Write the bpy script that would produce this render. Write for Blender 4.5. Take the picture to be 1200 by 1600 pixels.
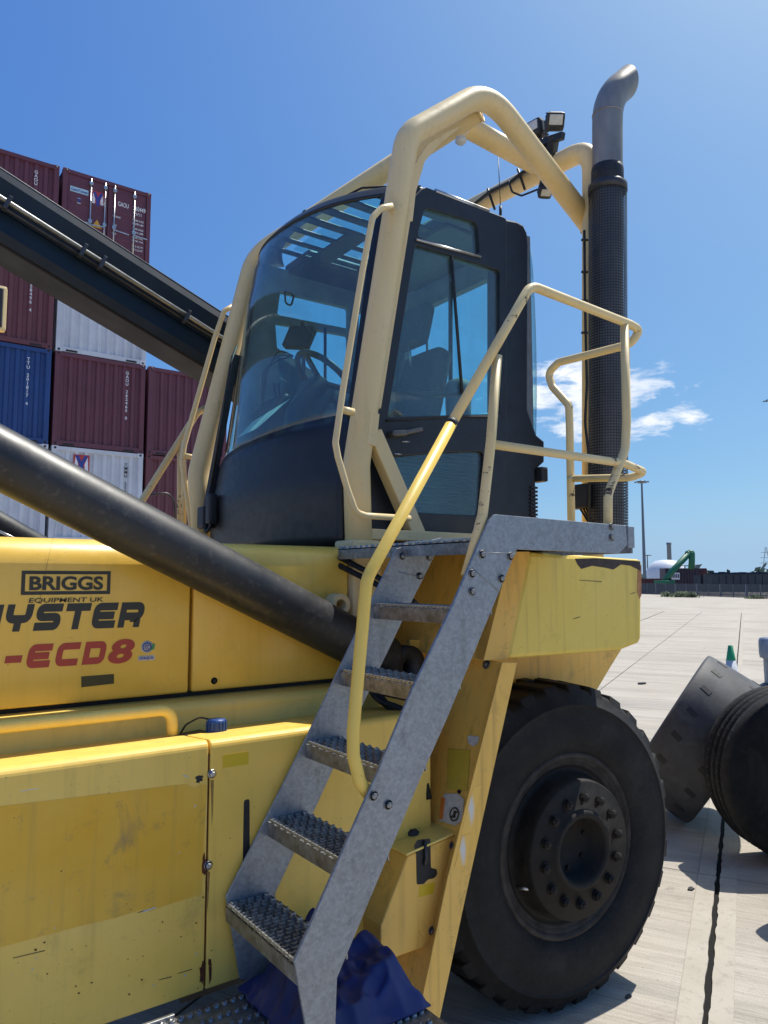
import bpy, bmesh, math, random
from mathutils import Vector, Matrix, noise as mnoise
random.seed(7)
for o in list(bpy.data.objects): bpy.data.objects.remove(o)
SC = bpy.context.scene
COL = SC.collection
R = math.radians

# ------------------------------------------------------------------ camera
F_PX, HORIZON, CAM_H, AXIS = 1150.0, 905.0, 1.79, R(54)
PITCH = math.atan((HORIZON - 800) / F_PX)
fh = Vector((math.cos(AXIS), math.sin(AXIS), 0)); RT = Vector((math.sin(AXIS), -math.cos(AXIS), 0)); UPZ = Vector((0, 0, 1))
FW = fh * math.cos(PITCH) + UPZ * math.sin(PITCH)
UP = -fh * math.sin(PITCH) + UPZ * math.cos(PITCH)
EYE = Vector((0, 0, CAM_H))
cam = bpy.data.cameras.new('camera'); cam.sensor_fit = 'VERTICAL'; cam.sensor_height = 24.0
cam.lens = 24.0 * F_PX / 1600.0; cam.clip_start = 0.05; cam.clip_end = 6000
camo = bpy.data.objects.new('camera', cam); COL.objects.link(camo)
camo.matrix_world = Matrix(((RT.x, UP.x, -FW.x, 0), (RT.y, UP.y, -FW.y, 0), (RT.z, UP.z, -FW.z, CAM_H), (0, 0, 0, 1)))
SC.camera = camo

# ------------------------------------------------------------------ light
SUN_EL, SUN_AZ = R(61), R(1.5)            # azimuth measured from +X (the rear of the machine) towards +Y
SUN_STRENGTH, SKY_STRENGTH, EXPOSURE = 4.3, 0.10, 0.45
sd = Vector((math.cos(SUN_EL) * math.cos(SUN_AZ), math.cos(SUN_EL) * math.sin(SUN_AZ), math.sin(SUN_EL)))
sl = bpy.data.lights.new('sun', 'SUN'); sl.energy = SUN_STRENGTH; sl.angle = R(0.5); sl.color = (1.0, 0.955, 0.88)
slo = bpy.data.objects.new('sun', sl); COL.objects.link(slo); slo.rotation_euler = sd.to_track_quat('Z', 'Y').to_euler(); slo.location = (30, 0, 60)
W = bpy.data.worlds.new('World'); SC.world = W; W.use_nodes = True
SC.view_settings.view_transform = 'Standard'; SC.view_settings.look = 'None'; SC.view_settings.gamma = 1; SC.view_settings.exposure = EXPOSURE
SC.view_settings.use_curve_mapping = False

def ray(px, py): return FW + RT * ((px - 600) / F_PX) + UP * ((800 - py) / F_PX)
def on(px, py, X=None, Y=None, Z=None, D=None):
    """where the sight line of a photo pixel meets a plane of the place (X, Y or Z constant, or a distance ahead)"""
    d = ray(px, py)
    if X is not None: t = X / d.x
    elif Y is not None: t = Y / d.y
    elif Z is not None: t = (Z - CAM_H) / d.z
    else: t = D / d.dot(fh)
    return EYE + d * t

class NT:
    def __init__(s, nt): s.nt = nt; nt.nodes.clear()
    def n(s, typ, ins=None, **kw):
        nd = s.nt.nodes.new(typ)
        for k, v in kw.items(): setattr(nd, k, v)
        for k, v in (ins or {}).items():
            sk = nd.inputs[k]
            if isinstance(v, bpy.types.NodeSocket): s.nt.links.new(v, sk)
            else: sk.default_value = v
        return nd
    def mix(s, fac, a, b, blend='MIX'):
        nd = s.n('ShaderNodeMix', {0: fac}, data_type='RGBA', blend_type=blend)
        for i, v in ((6, a), (7, b)):
            if isinstance(v, bpy.types.NodeSocket): s.nt.links.new(v, nd.inputs[i])
            else: nd.inputs[i].default_value = (*v, 1) if len(v) == 3 else v
        return nd.outputs[2]
    def math(s, op, a, b=0.0, clamp=False):
        nd = s.n('ShaderNodeMath', {0: a, 1: b}, operation=op, use_clamp=clamp); return nd.outputs[0]
    def ramp(s, fac, p0, p1, c0=0.0, c1=1.0):
        nd = s.n('ShaderNodeMapRange', {0: fac, 1: p0, 2: p1, 3: c0, 4: c1}); return nd.outputs[0]
    def noise(s, vec, scale, detail=4, rough=0.55, dist=0.0):
        return s.n('ShaderNodeTexNoise', {'Vector': vec, 'Scale': scale, 'Detail': detail, 'Roughness': rough, 'Distortion': dist}).outputs[0]
    def mapping(s, vec, sc=(1, 1, 1), rot=(0, 0, 0), loc=(0, 0, 0)):
        return s.n('ShaderNodeMapping', {'Vector': vec, 'Scale': sc, 'Rotation': rot, 'Location': loc}).outputs[0]

# sky with a few fair weather clouds low over the horizon
t = NT(W.node_tree)
sky = t.n('ShaderNodeTexSky', sky_type='NISHITA', sun_disc=False, sun_elevation=SUN_EL, sun_rotation=R(90) - SUN_AZ, altitude=500, air_density=0.7, dust_density=3.0, ozone_density=8.0)
tc = t.n('ShaderNodeTexCoord').outputs['Generated']
cl = t.noise(t.mapping(tc, (1, 1, 3.2)), 15.0, 9, 0.6, 0.25)
mask = None
for (px, py, wx, wz, daz) in ((905, 625, .15, .062, 0), (960, 605, .13, .025, 0), (985, 662, .11, .025, 0), (915, 640, .16, .05, 1.05), (915, 655, .2, .05, 2.2), (915, 655, .15, .06, 3.3), (915, 640, .2, .05, 4.6)):
    d = ray(px, py).normalized(); az = math.atan2(d.y, d.x) + daz; el = math.asin(d.z)
    ca = t.n('ShaderNodeVectorMath', {0: tc, 1: (-math.sin(az), math.cos(az), 0)}, operation='DOT_PRODUCT').outputs['Value']
    cf = t.n('ShaderNodeVectorMath', {0: tc, 1: (math.cos(az), math.sin(az), 0)}, operation='DOT_PRODUCT').outputs['Value']
    cz = t.n('ShaderNodeVectorMath', {0: tc, 1: (0, 0, 1)}, operation='DOT_PRODUCT').outputs['Value']
    e1 = t.math('POWER', t.math('DIVIDE', ca, wx), 2.0); e2 = t.math('POWER', t.math('DIVIDE', t.math('SUBTRACT', cz, math.sin(el)), wz), 2.0)
    m = t.math('SUBTRACT', 1.0, t.math('ADD', e1, e2), True)
    m = t.math('MULTIPLY', m, t.math('GREATER_THAN', cf, 0.0))
    mask = m if mask is None else t.math('MAXIMUM', mask, m)
cd = t.math('ADD', cl, t.math('MULTIPLY', mask, 0.20))
cd = t.math('MULTIPLY', t.ramp(cd, 0.585, 0.74), t.math('MULTIPLY', mask, 4.0, True), True)
shade = t.noise(t.mapping(tc, (1, 1, 3.4), (0, 0, 0), (0.02, 0.0, 0.05)), 9.0, 5, 0.55)
ccol = t.mix(t.ramp(shade, .35, .65), (5.6, 6.3, 7.4), (8.2, 8.3, 8.5))
sc_ = t.n('ShaderNodeSeparateColor', {0: sky.outputs[0]}); k_ = SKY_STRENGTH * 2 ** EXPOSURE
ch_ = [t.math('MULTIPLY', t.math('POWER', t.math('MULTIPLY', sc_.outputs[i], .05), p_), g_ / k_) for i, (p_, g_) in enumerate(((1.06, 2.55), (.84, 2.22), (.38, 1.33)))]
grade = t.n('ShaderNodeCombineColor', {0: ch_[0], 1: ch_[1], 2: ch_[2]}).outputs[0]     # colour balance of the clear sky
zz_ = t.n('ShaderNodeSeparateXYZ', {0: tc}).outputs[2]
grade = t.mix(t.math('POWER', t.ramp(zz_, .13, .0), 1.5), grade, (.40 / k_, .61 / k_, .83 / k_))
skyc = t.mix(t.math('MULTIPLY', cd, 0.93), grade, ccol)
bg = t.n('ShaderNodeBackground', {'Color': skyc, 'Strength': SKY_STRENGTH})
t.n('ShaderNodeOutputWorld', {'Surface': bg.outputs[0]})

# ------------------------------------------------------------------ materials
MATS = {}
def mat(name):
    m = bpy.data.materials.new(name); m.use_nodes = True; MATS[name] = m
    t = NT(m.node_tree); oc = t.n('ShaderNodeTexCoord').outputs['Object']
    return m, t, oc
def finish(t, col, rough, metal=0.0, bump=None, bstr=0.2, bdist=0.01, spec=0.5, coat=0.0):
    ins = {'Base Color': col, 'Roughness': rough, 'Metallic': metal, 'Specular IOR Level': spec, 'Coat Weight': coat, 'Coat Roughness': 0.12}
    if not isinstance(col, bpy.types.NodeSocket): ins['Base Color'] = (*col, 1)
    if bump is not None: ins['Normal'] = t.n('ShaderNodeBump', {'Height': bump, 'Strength': bstr, 'Distance': bdist}).outputs[0]
    b = t.n('ShaderNodeBsdfPrincipled', ins); t.n('ShaderNodeOutputMaterial', {'Surface': b.outputs[0]})
def plain(name, col, rough=.5, metal=0.0, var=.12, spec=.5, nscale=12):
    m, t, oc = mat(name)
    n = t.noise(oc, nscale, 5, .6)
    c = t.mix(t.ramp(n, .3, .7), tuple(c * (1 - var) for c in col), tuple(min(1, c * (1 + var)) for c in col))
    finish(t, c, t.ramp(t.noise(oc, nscale * 2.3), .3, .7, rough - .06, rough + .08), metal, n, .06, .004, spec)
    return m
def paint(name, col, fade, rough=.42, dirt=.35, streak=.25, chips=.0, coat=.0, dirtcol=(.10, .065, .03), fadeamt=.55):
    """sun faded, grimy machine paint"""
    m, t, oc = mat(name)
    big = t.noise(oc, 1.7, 5, .6, .2); fine = t.noise(oc, 28, 6, .65)
    c = t.mix(t.math('MULTIPLY', t.ramp(big, .32, .68), fadeamt), col, fade)
    c = t.mix(t.math('MULTIPLY', t.ramp(fine, .35, .75), .10), c, tuple(x * .72 for x in col))
    st = t.noise(t.mapping(oc, (26, 26, 1.3)), 1.0, 4, .6)
    c = t.mix(t.math('MULTIPLY', t.ramp(st, .52, .78), streak), c, dirtcol)
    dn = t.math('MULTIPLY', t.ramp(t.noise(oc, 5.5, 9, .78, .5), .56, .70), dirt)
    c = t.mix(dn, c, dirtcol)
    # fine specks and scratches
    sp = t.ramp(t.noise(oc, 95, 3, .5), .735, .76)
    c = t.mix(t.math('MULTIPLY', sp, .75), c, (.035, .022, .012))
    scr = t.ramp(t.noise(t.mapping(oc, (9, 9, 160), (0, .25, 0)), 1.0, 3, .5), .735, .76)
    c = t.mix(t.math('MULTIPLY', t.math('MULTIPLY', scr, t.ramp(big, .5, .6)), .5), c, (.06, .045, .03))
    if chips:
        ch = t.ramp(t.math('ADD', t.noise(oc, 7, 9, .7, .5), t.math('MULTIPLY', t.noise(oc, 1.1), .25)), .80 - chips, .82 - chips)
        c = t.mix(ch, c, (.05, .028, .018))
    rg = t.ramp(t.noise(oc, 9, 6, .6), .3, .7, rough - .08, rough + .16)
    bump = t.math('ADD', t.noise(oc, 3.0, 3), t.math('MULTIPLY', fine, .15))
    finish(t, c, rg, 0, bump, .22, .014, .5, coat)
    return m
Y_HOOD = paint('hood_yellow_paint', (.86, .53, .065), (.86, .58, .13), .36, .12, .10, coat=.25)
Y_BOX = paint('side_box_yellow_paint', (.87, .55, .085), (.87, .61, .17), .46, .24, .18)
Y_SILL = paint('dusty_yellow_paint', (.84, .60, .12), (.83, .63, .19), .45, .16, .10); Y_LEDGE = paint('dirty_ledge_paint', (.56, .40, .13), (.58, .46, .22), .6, .75, .1)
Y_TUBE = paint('sun_bleached_yellow_paint', (.74, .56, .26), (.77, .62, .37), .40, .22, .12)
Y_RAIL = paint('pale_yellow_rail_paint', (.74, .56, .25), (.76, .62, .36), .42, .30, .12, .06)
Y_SLEEVE = paint('bright_yellow_sleeve', (.84, .56, .09), (.84, .60, .15), .38, .2, .06)
Y_FENDER = paint('fender_yellow_paint', (.78, .55, .08), (.77, .59, .14), .40, .26, .34, .0)
Y_GUARD = paint('guard_yellow_paint', (.86, .48, .075), (.86, .55, .15), .42, .42, .36)
Y_DECAL = paint('old_decal_yellow', (.74, .375, .003), (.80, .49, .07), .38, .75, .30, 0, 0, (.27, .19, .075), 1.0)
BLACKP = plain('black_cab_paint', (.012, .013, .017), .42, 0, .3)
BLACKPL = plain('black_plastic', (.02, .021, .024), .55, 0, .3)
INTER = plain('grey_cab_trim', (.16, .17, .185), .7, 0, .2)
SEATM = plain('dark_grey_seat_fabric', (.085, .09, .10), .9, 0, .25, .2, 80)
BRIGHT = plain('worn_bright_metal', (.5, .5, .49), .32, .9, .15)
BOLT = plain('dull_zinc_bolt', (.23, .23, .23), .45, .8, .3, .5, 60)
WHITEP = plain('white_print', (.72, .73, .75), .5)
BLACKPR = plain('black_print', (.03, .028, .02), .45)
REDPR = plain('red_print', (.42, .045, .02), .42)
REDB = plain('red_logo_print', (.45, .04, .04), .5); BLUEB = plain('blue_logo_print', (.03, .05, .26), .5)
ORANGE = plain('orange_warning_print', (.7, .2, .03), .5); AMBER = plain('amber_warning_print', (.65, .36, .03), .5)
PALEB = plain('pale_blue_print', (.42, .6, .68), .5); GREENPR = plain('green_print', (.05, .3, .1), .5)
CAPB = plain('blue_cap_plastic', (.015, .06, .22), .45); TARPB = plain('blue_tarpaulin', (.010, .022, .12), .52, 0, .35, .5, 6)
GREENM = plain('green_paint', (.01, .12, .06), .5); CONEW = plain('grey_cone_plastic', (.45, .48, .5), .5); CONEG = plain('green_cone_plastic', (.01, .24, .10), .45)
LENSM = plain('frosted_lamp_lens', (.55, .56, .55), .25)
BOOMP = plain('dark_blue_grey_boom_paint', (.004, .014, .028), .45, 0, .3, .35, 2.2)
BOOMU = plain('boom_underside_bounce_tone', (.013, .010, .015), .6, 0, .25, .3, 2.2)  # reflected light on the underside is put into this colour
PIPEM = plain('bare_steel_pipe', (.30, .30, .29), .42, .8, .2); HOSEM = plain('black_rubber_hose', (.015, .015, .016), .6)
STEELD = plain('dark_steel', (.06, .06, .065), .45, .6, .3)
RUST = plain('rust_stain', (.10, .03, .012), .8, 0, .4, .3, 40)
RUSTY = plain('rusty_brown_steel', (.12, .05, .03), .8, 0, .35, .3, 20)
STICK = plain('worn_white_sticker', (.55, .53, .48), .5, 0, .2, .5, 60)
BLUEGREY = plain('blue_grey_weathered_plastic', (.16, .20, .26), .5, 0, .3, .5, 9)

m, t, oc = mat('galvanised_steel'); GALV = m
v = t.n('ShaderNodeTexVoronoi', {'Vector': t.mapping(oc, (1, 1, 1)), 'Scale': 120.0}, feature='F1').outputs['Color']
vv = t.n('ShaderNodeSeparateColor', {0: v}).outputs[0]
bigg = t.noise(oc, 7, 6, .65); 
c = t.mix(t.ramp(t.math('ADD', t.math('MULTIPLY', vv, .22), t.math('MULTIPLY', t.math('ADD', bigg, t.noise(oc, 45, 6, .7)), .5)), .35, .85), (.20, .215, .235), (.36, .385, .41))
c = t.mix(t.math('MULTIPLY', t.ramp(t.noise(oc, 16, 8, .7), .56, .7), .4), c, (.11, .10, .085))
c = t.mix(t.math('MULTIPLY', t.ramp(t.noise(t.mapping(oc, (22, 22, 2)), 1, 4), .55, .75), .35), c, (.13, .125, .12))
finish(t, c, t.ramp(bigg, .3, .7, .38, .58), .55, vv, .05, .002)
m, t, oc = mat('worn_tread_steel'); TREADM = m
n = t.noise(oc, 30, 6, .7)
c = t.mix(t.ramp(n, .35, .7), (.17, .17, .17), (.46, .46, .45)); c = t.mix(t.math('MULTIPLY', t.ramp(t.noise(oc, 9, 5), .48, .7), .5), c, (.13, .10, .075))
finish(t, c, t.ramp(n, .3, .7, .3, .55), .75, n, .2, .003)
m, t, oc = mat('black_cylinder_paint'); CYLM = m
n = t.noise(oc, 4, 7, .7, .3); n2 = t.noise(oc, 40, 5)
c = t.mix(t.ramp(n, .35, .75), (.010, .011, .014), (.036, .036, .037)); c = t.mix(t.math('MULTIPLY', t.ramp(n2, .55, .75), .45), c, (.11, .10, .09))
finish(t, c, t.ramp(n, .3, .7, .36, .56), 0, n2, .05, .003)
m, t, oc = mat('exhaust_steel'); EXH = m
n = t.noise(t.mapping(oc, (6, 6, 2)), 1, 6, .65)
c = t.mix(t.ramp(n, .3, .7), (.17, .155, .14), (.36, .33, .29)); finish(t, c, t.ramp(n, .3, .7, .36, .55), .6, n, .05, .003)
m, t, oc = mat('dusty_tyre_rubber'); RUB = m
n = t.noise(oc, 5, 8, .7, .3); n2 = t.noise(oc, 55, 5, .6)
c = t.mix(t.ramp(n, .35, .72), (.006, .006, .007), (.022, .021, .020)); c = t.mix(t.math('MULTIPLY', t.ramp(n2, .55, .75), .22), c, (.055, .05, .045)); c = t.mix(t.math('MULTIPLY', t.ramp(t.noise(oc, 2.2, 9, .75, .8), .52, .68), .5), c, (.050, .045, .038))
finish(t, c, .72, 0, t.math('ADD', n2, t.noise(oc, 14, 5)), .35, .005, .25)
m, t, oc = mat('worn_spare_rubber'); RUB2 = m
n = t.noise(oc, 6, 8, .7, .4); n2 = t.noise(oc, 60, 5, .6)
c = t.mix(t.ramp(n, .3, .75), (.030, .031, .034), (.085, .085, .088)); finish(t, c, .62, 0, n2, .25, .004, .4)
m, t, oc = mat('greasy_wheel_steel'); RIMM = m
n = t.noise(oc, 12, 8, .7, .3)
c = t.mix(t.ramp(n, .35, .7), (.008, .0075, .007), (.034, .029, .024))
finish(t, c, t.ramp(n, .3, .7, .55, .8), .1, n, .25, .004, .25)
BARREL = plain('lit_rim_barrel', (.05, .043, .037), .75, .1, .45, .25, 16)  # lighter than the rim: light on the barrel put into the colour

def glass(name, tint, refl=.06):
    m, t, oc = mat(name)
    tr = t.n('ShaderNodeBsdfTransparent', {'Color': (*tint, 1)}); gl = t.n('ShaderNodeBsdfGlossy', {'Color': (1, 1, 1, 1), 'Roughness': .0})
    fc_ = t.n('ShaderNodeLayerWeight', {'Blend': .5}).outputs['Facing']; fr = t.math('ADD', t.math('MULTIPLY', t.math('POWER', fc_, 5.0), .9), .06)
    dust_veil = t.noise(t.mapping(oc, (1, 1, .35)), 6, 7, .7)
    fac = t.math('ADD', t.math('MULTIPLY', fr, .85), .0)
    mx = t.n('ShaderNodeMixShader', {0: fac, 1: tr.outputs[0], 2: gl.outputs[0]})
    df = t.n('ShaderNodeBsdfDiffuse', {'Color': (.34, .37, .40, 1)})
    mx2 = t.n('ShaderNodeMixShader', {0: t.ramp(dust_veil, .40, .8, .045, .13), 1: mx.outputs[0], 2: df.outputs[0]})  # thin dust, plus an even pale veil painted in for glare
    t.n('ShaderNodeOutputMaterial', {'Surface': mx2.outputs[0]}); return m
GLASS = glass('tinted_cab_glass', (.80, .985, .99)); GLASSD = glass('tinted_door_glass', (.77, .98, .99))

m, t, oc = mat('brushed_concrete'); CONC = m
gp = t.n('ShaderNodeNewGeometry').outputs['Position']
rp = t.mapping(gp, (1, 1, 1), (0, 0, R(-28)))
br = t.noise(t.mapping(rp, (34, 1.6, 1)), 1, 5, .65); br2 = t.noise(t.mapping(rp, (9, .35, 1)), 1, 5, .6)
lg = t.noise(gp, .35, 6, .6); sp = t.noise(gp, 14, 8, .75); fn = t.noise(gp, 90, 4, .6)
c = t.mix(t.ramp(lg, .3, .7), (.385, .345, .285), (.47, .43, .365))
b3 = t.noise(t.mapping(rp, (70, 2.6, 1)), 1, 5, .7); b4 = t.noise(t.mapping(rp, (3.2, .12, 1)), 1, 6, .7)
c = t.mix(t.math('MULTIPLY', t.ramp(br, .44, .70), .42), c, (.245, .215, .17)); c = t.mix(t.math('MULTIPLY', t.ramp(br2, .50, .68), .50), c, (.24, .215, .18))
c = t.mix(t.math('MULTIPLY', t.ramp(b3, .52, .66), .30), c, (.19, .17, .14)); c = t.mix(t.math('MULTIPLY', t.ramp(b4, .54, .70), .5), c, (.19, .175, .155))
c = t.mix(t.math('MULTIPLY', t.ramp(sp, .58, .72), .35), c, (.20, .18, .15)); c = t.mix(t.math('MULTIPLY', t.ramp(fn, .58, .75), .4), c, (.58, .54, .47))
st = t.ramp(t.noise(gp, 1.15, 8, .75, .6), .61, .70); c = t.mix(t.math('MULTIPLY', st, .6), c, (.10, .09, .08))
sm = t.ramp(t.noise(t.mapping(rp, (.75, .07, 1)), 1, 8, .75, .3), .53, .66); c = t.mix(t.math('MULTIPLY', sm, .6), c, (.17, .155, .14))
pit = t.ramp(t.noise(gp, 48, 3, .5), .70, .73); c = t.mix(t.math('MULTIPLY', pit, .7), c, (.10, .09, .075))
finish(t, c, .88, 0, t.math('ADD', t.math('ADD', br, b3), t.math('MULTIPLY', fn, .5)), .6, .012, .25)
m, t, oc = mat('smooth_patch_concrete'); CONCP = m
gp = t.n('ShaderNodeNewGeometry').outputs['Position']
n = t.noise(gp, 20, 8, .7); n2 = t.noise(gp, 3, 5, .6)
c = t.mix(t.ramp(n2, .3, .7), (.36, .325, .265), (.42, .385, .32)); c = t.mix(t.math('MULTIPLY', t.ramp(n, .52, .68), .6), c, (.24, .22, .19))
finish(t, c, .88, 0, n, .3, .006, .25)
m, t, oc = mat('tar_joint_sealant'); TAR = m
gp = t.n('ShaderNodeNewGeometry').outputs['Position']
finish(t, (.010, .0095, .009), .85, 0, t.noise(gp, 60, 5), .6, .01, .2)

def cont_paint(name, col, rough=.55):
    m, t, oc = mat(name)
    n = t.noise(oc, 1.3, 7, .65, .2); st = t.noise(t.mapping(oc, (7, 7, .45)), 1, 6, .65)
    c = t.mix(t.ramp(n, .3, .7), tuple(x * .85 for x in col), tuple(min(.85, x * 1.12) for x in col))
    c = t.mix(t.math('MULTIPLY', t.ramp(st, .52, .75), .25), c, tuple(x * .55 + .012 for x in col))
    c = t.mix(t.math('MULTIPLY', t.ramp(t.noise(oc, 9, 8, .75), .66, .72), .5), c, (.09, .04, .025))
    finish(t, c, rough, 0, None); return m
C_MAROON = cont_paint('maroon_container_paint', (.125, .037, .054)); C_MAROON2 = cont_paint('faded_maroon_container_paint', (.14, .042, .050))
C_WHITE = cont_paint('white_container_paint', (.56, .58, .62)); C_BLUE = cont_paint('blue_container_paint', (.016, .055, .19)); C_BROWN = cont_paint('brown_container_paint', (.13, .045, .028))

# ------------------------------------------------------------------ mesh helpers
WLOC = {}
class MB:
    def __init__(s): s.bm = bmesh.new()
    def quad(s, pts):
        return s.bm.faces.new([s.bm.verts.new(p) for p in pts])
    def box(s, c, size, M=None, bev=0.0):
        c = Vector(c); h = Vector(size) / 2; M = M or Matrix.Identity(3)
        v = [s.bm.verts.new(c + M @ Vector((x * h.x, y * h.y, z * h.z))) for x in (-1, 1) for y in (-1, 1) for z in (-1, 1)]
        fs = [s.bm.faces.new([v[i] for i in f]) for f in ((0, 1, 3, 2), (4, 6, 7, 5), (0, 4, 5, 1), (2, 3, 7, 6), (0, 2, 6, 4), (1, 5, 7, 3))]
        if bev: bmesh.ops.bevel(s.bm, geom=list({e for f in fs for e in f.edges}), offset=bev, segments=2, affect='EDGES', profile=.6)
        return s
    def span(s, a, b, bev=0.0):
        a = Vector(a); b = Vector(b); return s.box((a + b) / 2, [abs(x) for x in (b - a)], None, bev)
    def bar(s, p0, p1, w, h, up=(0, 0, 1), bev=0.0):
        p0 = Vector(p0); p1 = Vector(p1); d = (p1 - p0); L = d.length; d.normalize(); u = Vector(up); x = u.cross(d).normalized(); u = d.cross(x)
        return s.box((p0 + p1) / 2, (w, h, L), Matrix((x, u, d)).transposed(), bev)
    def prism(s, pts, vec, bev=0.0):
        vec = Vector(vec); pts = [Vector(p) for p in pts]
        a = [s.bm.verts.new(p) for p in pts]; b = [s.bm.verts.new(p + vec) for p in pts]; n = len(pts)
        fs = [s.bm.faces.new(a), s.bm.faces.new(b[::-1])]
        for i in range(n): fs.append(s.bm.faces.new((a[i], b[i], b[(i + 1) % n], a[(i + 1) % n])))
        if bev: bmesh.ops.bevel(s.bm, geom=list({e for f in fs for e in f.edges}), offset=bev, segments=2, affect='EDGES', profile=.6)
        return s
    def ring(s, c, x, y, r, seg): return [s.bm.verts.new(c + (x * math.cos(2 * math.pi * i / seg) + y * math.sin(2 * math.pi * i / seg)) * r) for i in range(seg)]
    def bridge(s, a, b):
        n = len(a)
        for i in range(n): f = s.bm.faces.new((a[i], a[(i + 1) % n], b[(i + 1) % n], b[i])); f.smooth = True
    def tube(s, path, r, seg=14, caps=True, rr=None):
        path = [Vector(p) for p in path]; prev = None; x = None; n = len(path)
        for i, p in enumerate(path):
            d = ((path[min(i + 1, n - 1)] - p).normalized() + (p - path[max(i - 1, 0)]).normalized()).normalized()
            if x is None: x = d.orthogonal().normalized()
            else: x = (x - d * x.dot(d)).normalized()
            y = d.cross(x); rg = s.ring(p, x, y, rr[i] if rr else r, seg)
            if prev: s.bridge(prev, rg)
            elif caps: s.bm.faces.new(rg[::-1])
            prev = rg
        if caps: s.bm.faces.new(prev)
        return s
    def lathe(s, c, axis, prof, seg=32, close=False):
        c = Vector(c); ax = Vector(axis).normalized(); x = ax.orthogonal().normalized(); y = ax.cross(x); prev = None; first = None
        for (r, h) in prof:
            if r < 1e-5: rg = [s.bm.verts.new(c + ax * h)]
            else: rg = s.ring(c + ax * h, x, y, r, seg)
            if prev:
                if len(prev) == 1 and len(rg) > 1:
                    for i in range(seg): s.bm.faces.new((prev[0], rg[(i + 1) % seg], rg[i])).smooth = True
                elif len(rg) == 1 and len(prev) > 1:
                    for i in range(seg): s.bm.faces.new((prev[i], prev[(i + 1) % seg], rg[0])).smooth = True
                else: s.bridge(prev, rg)
            else: first = rg
            prev = rg
        if close: s.bridge(prev, first)
        return s
    def grid(s, fn, nu, nv, smooth=True):
        vs = [[s.bm.verts.new(fn(i / nu, j / nv)) for j in range(nv + 1)] for i in range(nu + 1)]
        for i in range(nu):
            for j in range(nv): f = s.bm.faces.new((vs[i][j], vs[i + 1][j], vs[i + 1][j + 1], vs[i][j + 1])); f.smooth = smooth
        return s
    def solid(s, t):
        bmesh.ops.recalc_face_normals(s.bm, faces=s.bm.faces); bmesh.ops.solidify(s.bm, geom=s.bm.faces[:], thickness=t); return s
    def build(s, name, m, parent=None, label=None, bevel=0, smooth=None, kind=None):
        bm = s.bm; bmesh.ops.recalc_face_normals(bm, faces=bm.faces)
        if smooth is not None:
            for f in bm.faces: f.smooth = smooth
        lo = Vector([min(v.co[i] for v in bm.verts) for i in range(3)]); hi = Vector([max(v.co[i] for v in bm.verts) for i in range(3)]); c = (lo + hi) / 2
        if not parent: c.z = lo.z
        for v in bm.verts: v.co -= c
        me = bpy.data.meshes.new(name); bm.to_mesh(me); bm.free(); me.materials.append(m)
        return link(name, me, c, parent, label, bevel, kind)
def link(name, me, c, parent=None, label=None, bevel=0, kind=None):
    o = bpy.data.objects.new(name, me); COL.objects.link(o); WLOC[o.name] = Vector(c)
    if parent: o.parent = parent; o.location = Vector(c) - WLOC[parent.name]
    else: o.location = c
    if label: o['label'] = label
    if kind: o['kind'] = kind
    if bevel and me:
        b = o.modifiers.new('edge', 'BEVEL'); b.width = bevel; b.segments = 2; b.limit_method = 'ANGLE'; b.angle_limit = R(35)
    return o
def empty(name, loc, parent=None, label=None):
    o = link(name, None, Vector(loc), parent, label); o.empty_display_size = .1; return o
def thing(name, label, cat, loc, group=None):
    o = empty(name, loc); o['label'] = label; o['category'] = cat
    if group: o['group'] = group
    return o
def tag(o, label, cat, group=None):
    o['label'] = label; o['category'] = cat
    if group: o['group'] = group
    return o
def structure(o): o['kind'] = 'structure'; return o
def fillet(pts, rads, n=7):
    pts = [Vector(p) for p in pts]; out = [pts[0]]
    for i in range(1, len(pts) - 1):
        r = rads[i - 1] if isinstance(rads, (list, tuple)) else rads
        a, b, c = pts[i - 1], pts[i], pts[i + 1]; u = (a - b); v = (c - b); lu, lv = u.length, v.length; u.normalize(); v.normalize()
        ang = u.angle(v)
        if r <= 0 or ang > R(177): out.append(b); continue
        d = min(r / math.tan(ang / 2), lu * .48, lv * .48); p0 = b + u * d; p1 = b + v * d
        for k in range(n + 1):
            s = k / n; out.append(p0.lerp(b, s).lerp(b.lerp(p1, s), s))
    out.append(pts[-1]); return out
def px(pts, **k): return [on(a, b, **k) for a, b in pts]
DG = bpy.context.evaluated_depsgraph_get
def curve_mesh(cu):
    o = bpy.data.objects.new('tmp', cu); COL.objects.link(o); DG().update()
    me = bpy.data.meshes.new_from_object(o.evaluated_get(DG())); bpy.data.objects.remove(o); bpy.data.curves.remove(cu); return me
def plate(loops, frame, depth, name, m, parent, bev=0.0, label=None, kind=None):
    """flat plate with holes: 2D loops in (x, z) laid in a frame = (origin, right, up); thickness goes to the back"""
    o, rx, uz = [Vector(v) for v in frame]; nrm = rx.cross(uz)
    cu = bpy.data.curves.new('c', 'CURVE'); cu.dimensions = '2D'; cu.fill_mode = 'BOTH'; cu.extrude = depth / 2 - bev; cu.bevel_depth = bev; cu.bevel_resolution = 1; cu.offset = -bev
    for lp in loops:
        sp = cu.splines.new('POLY'); sp.points.add(len(lp) - 1); sp.use_cyclic_u = True
        for p, (a, b) in zip(sp.points, lp): p.co = (a, b, 0, 1)
    me = curve_mesh(cu)
    bm = bmesh.new(); bm.from_mesh(me); bpy.data.meshes.remove(me)
    for v in bm.verts: v.co = o + rx * v.co.x + uz * v.co.y + nrm * (v.co.z - depth / 2)
    mb = MB(); mb.bm.free(); mb.bm = bm
    return mb.build(name, m, parent, label, kind=kind, smooth=False)
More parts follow.
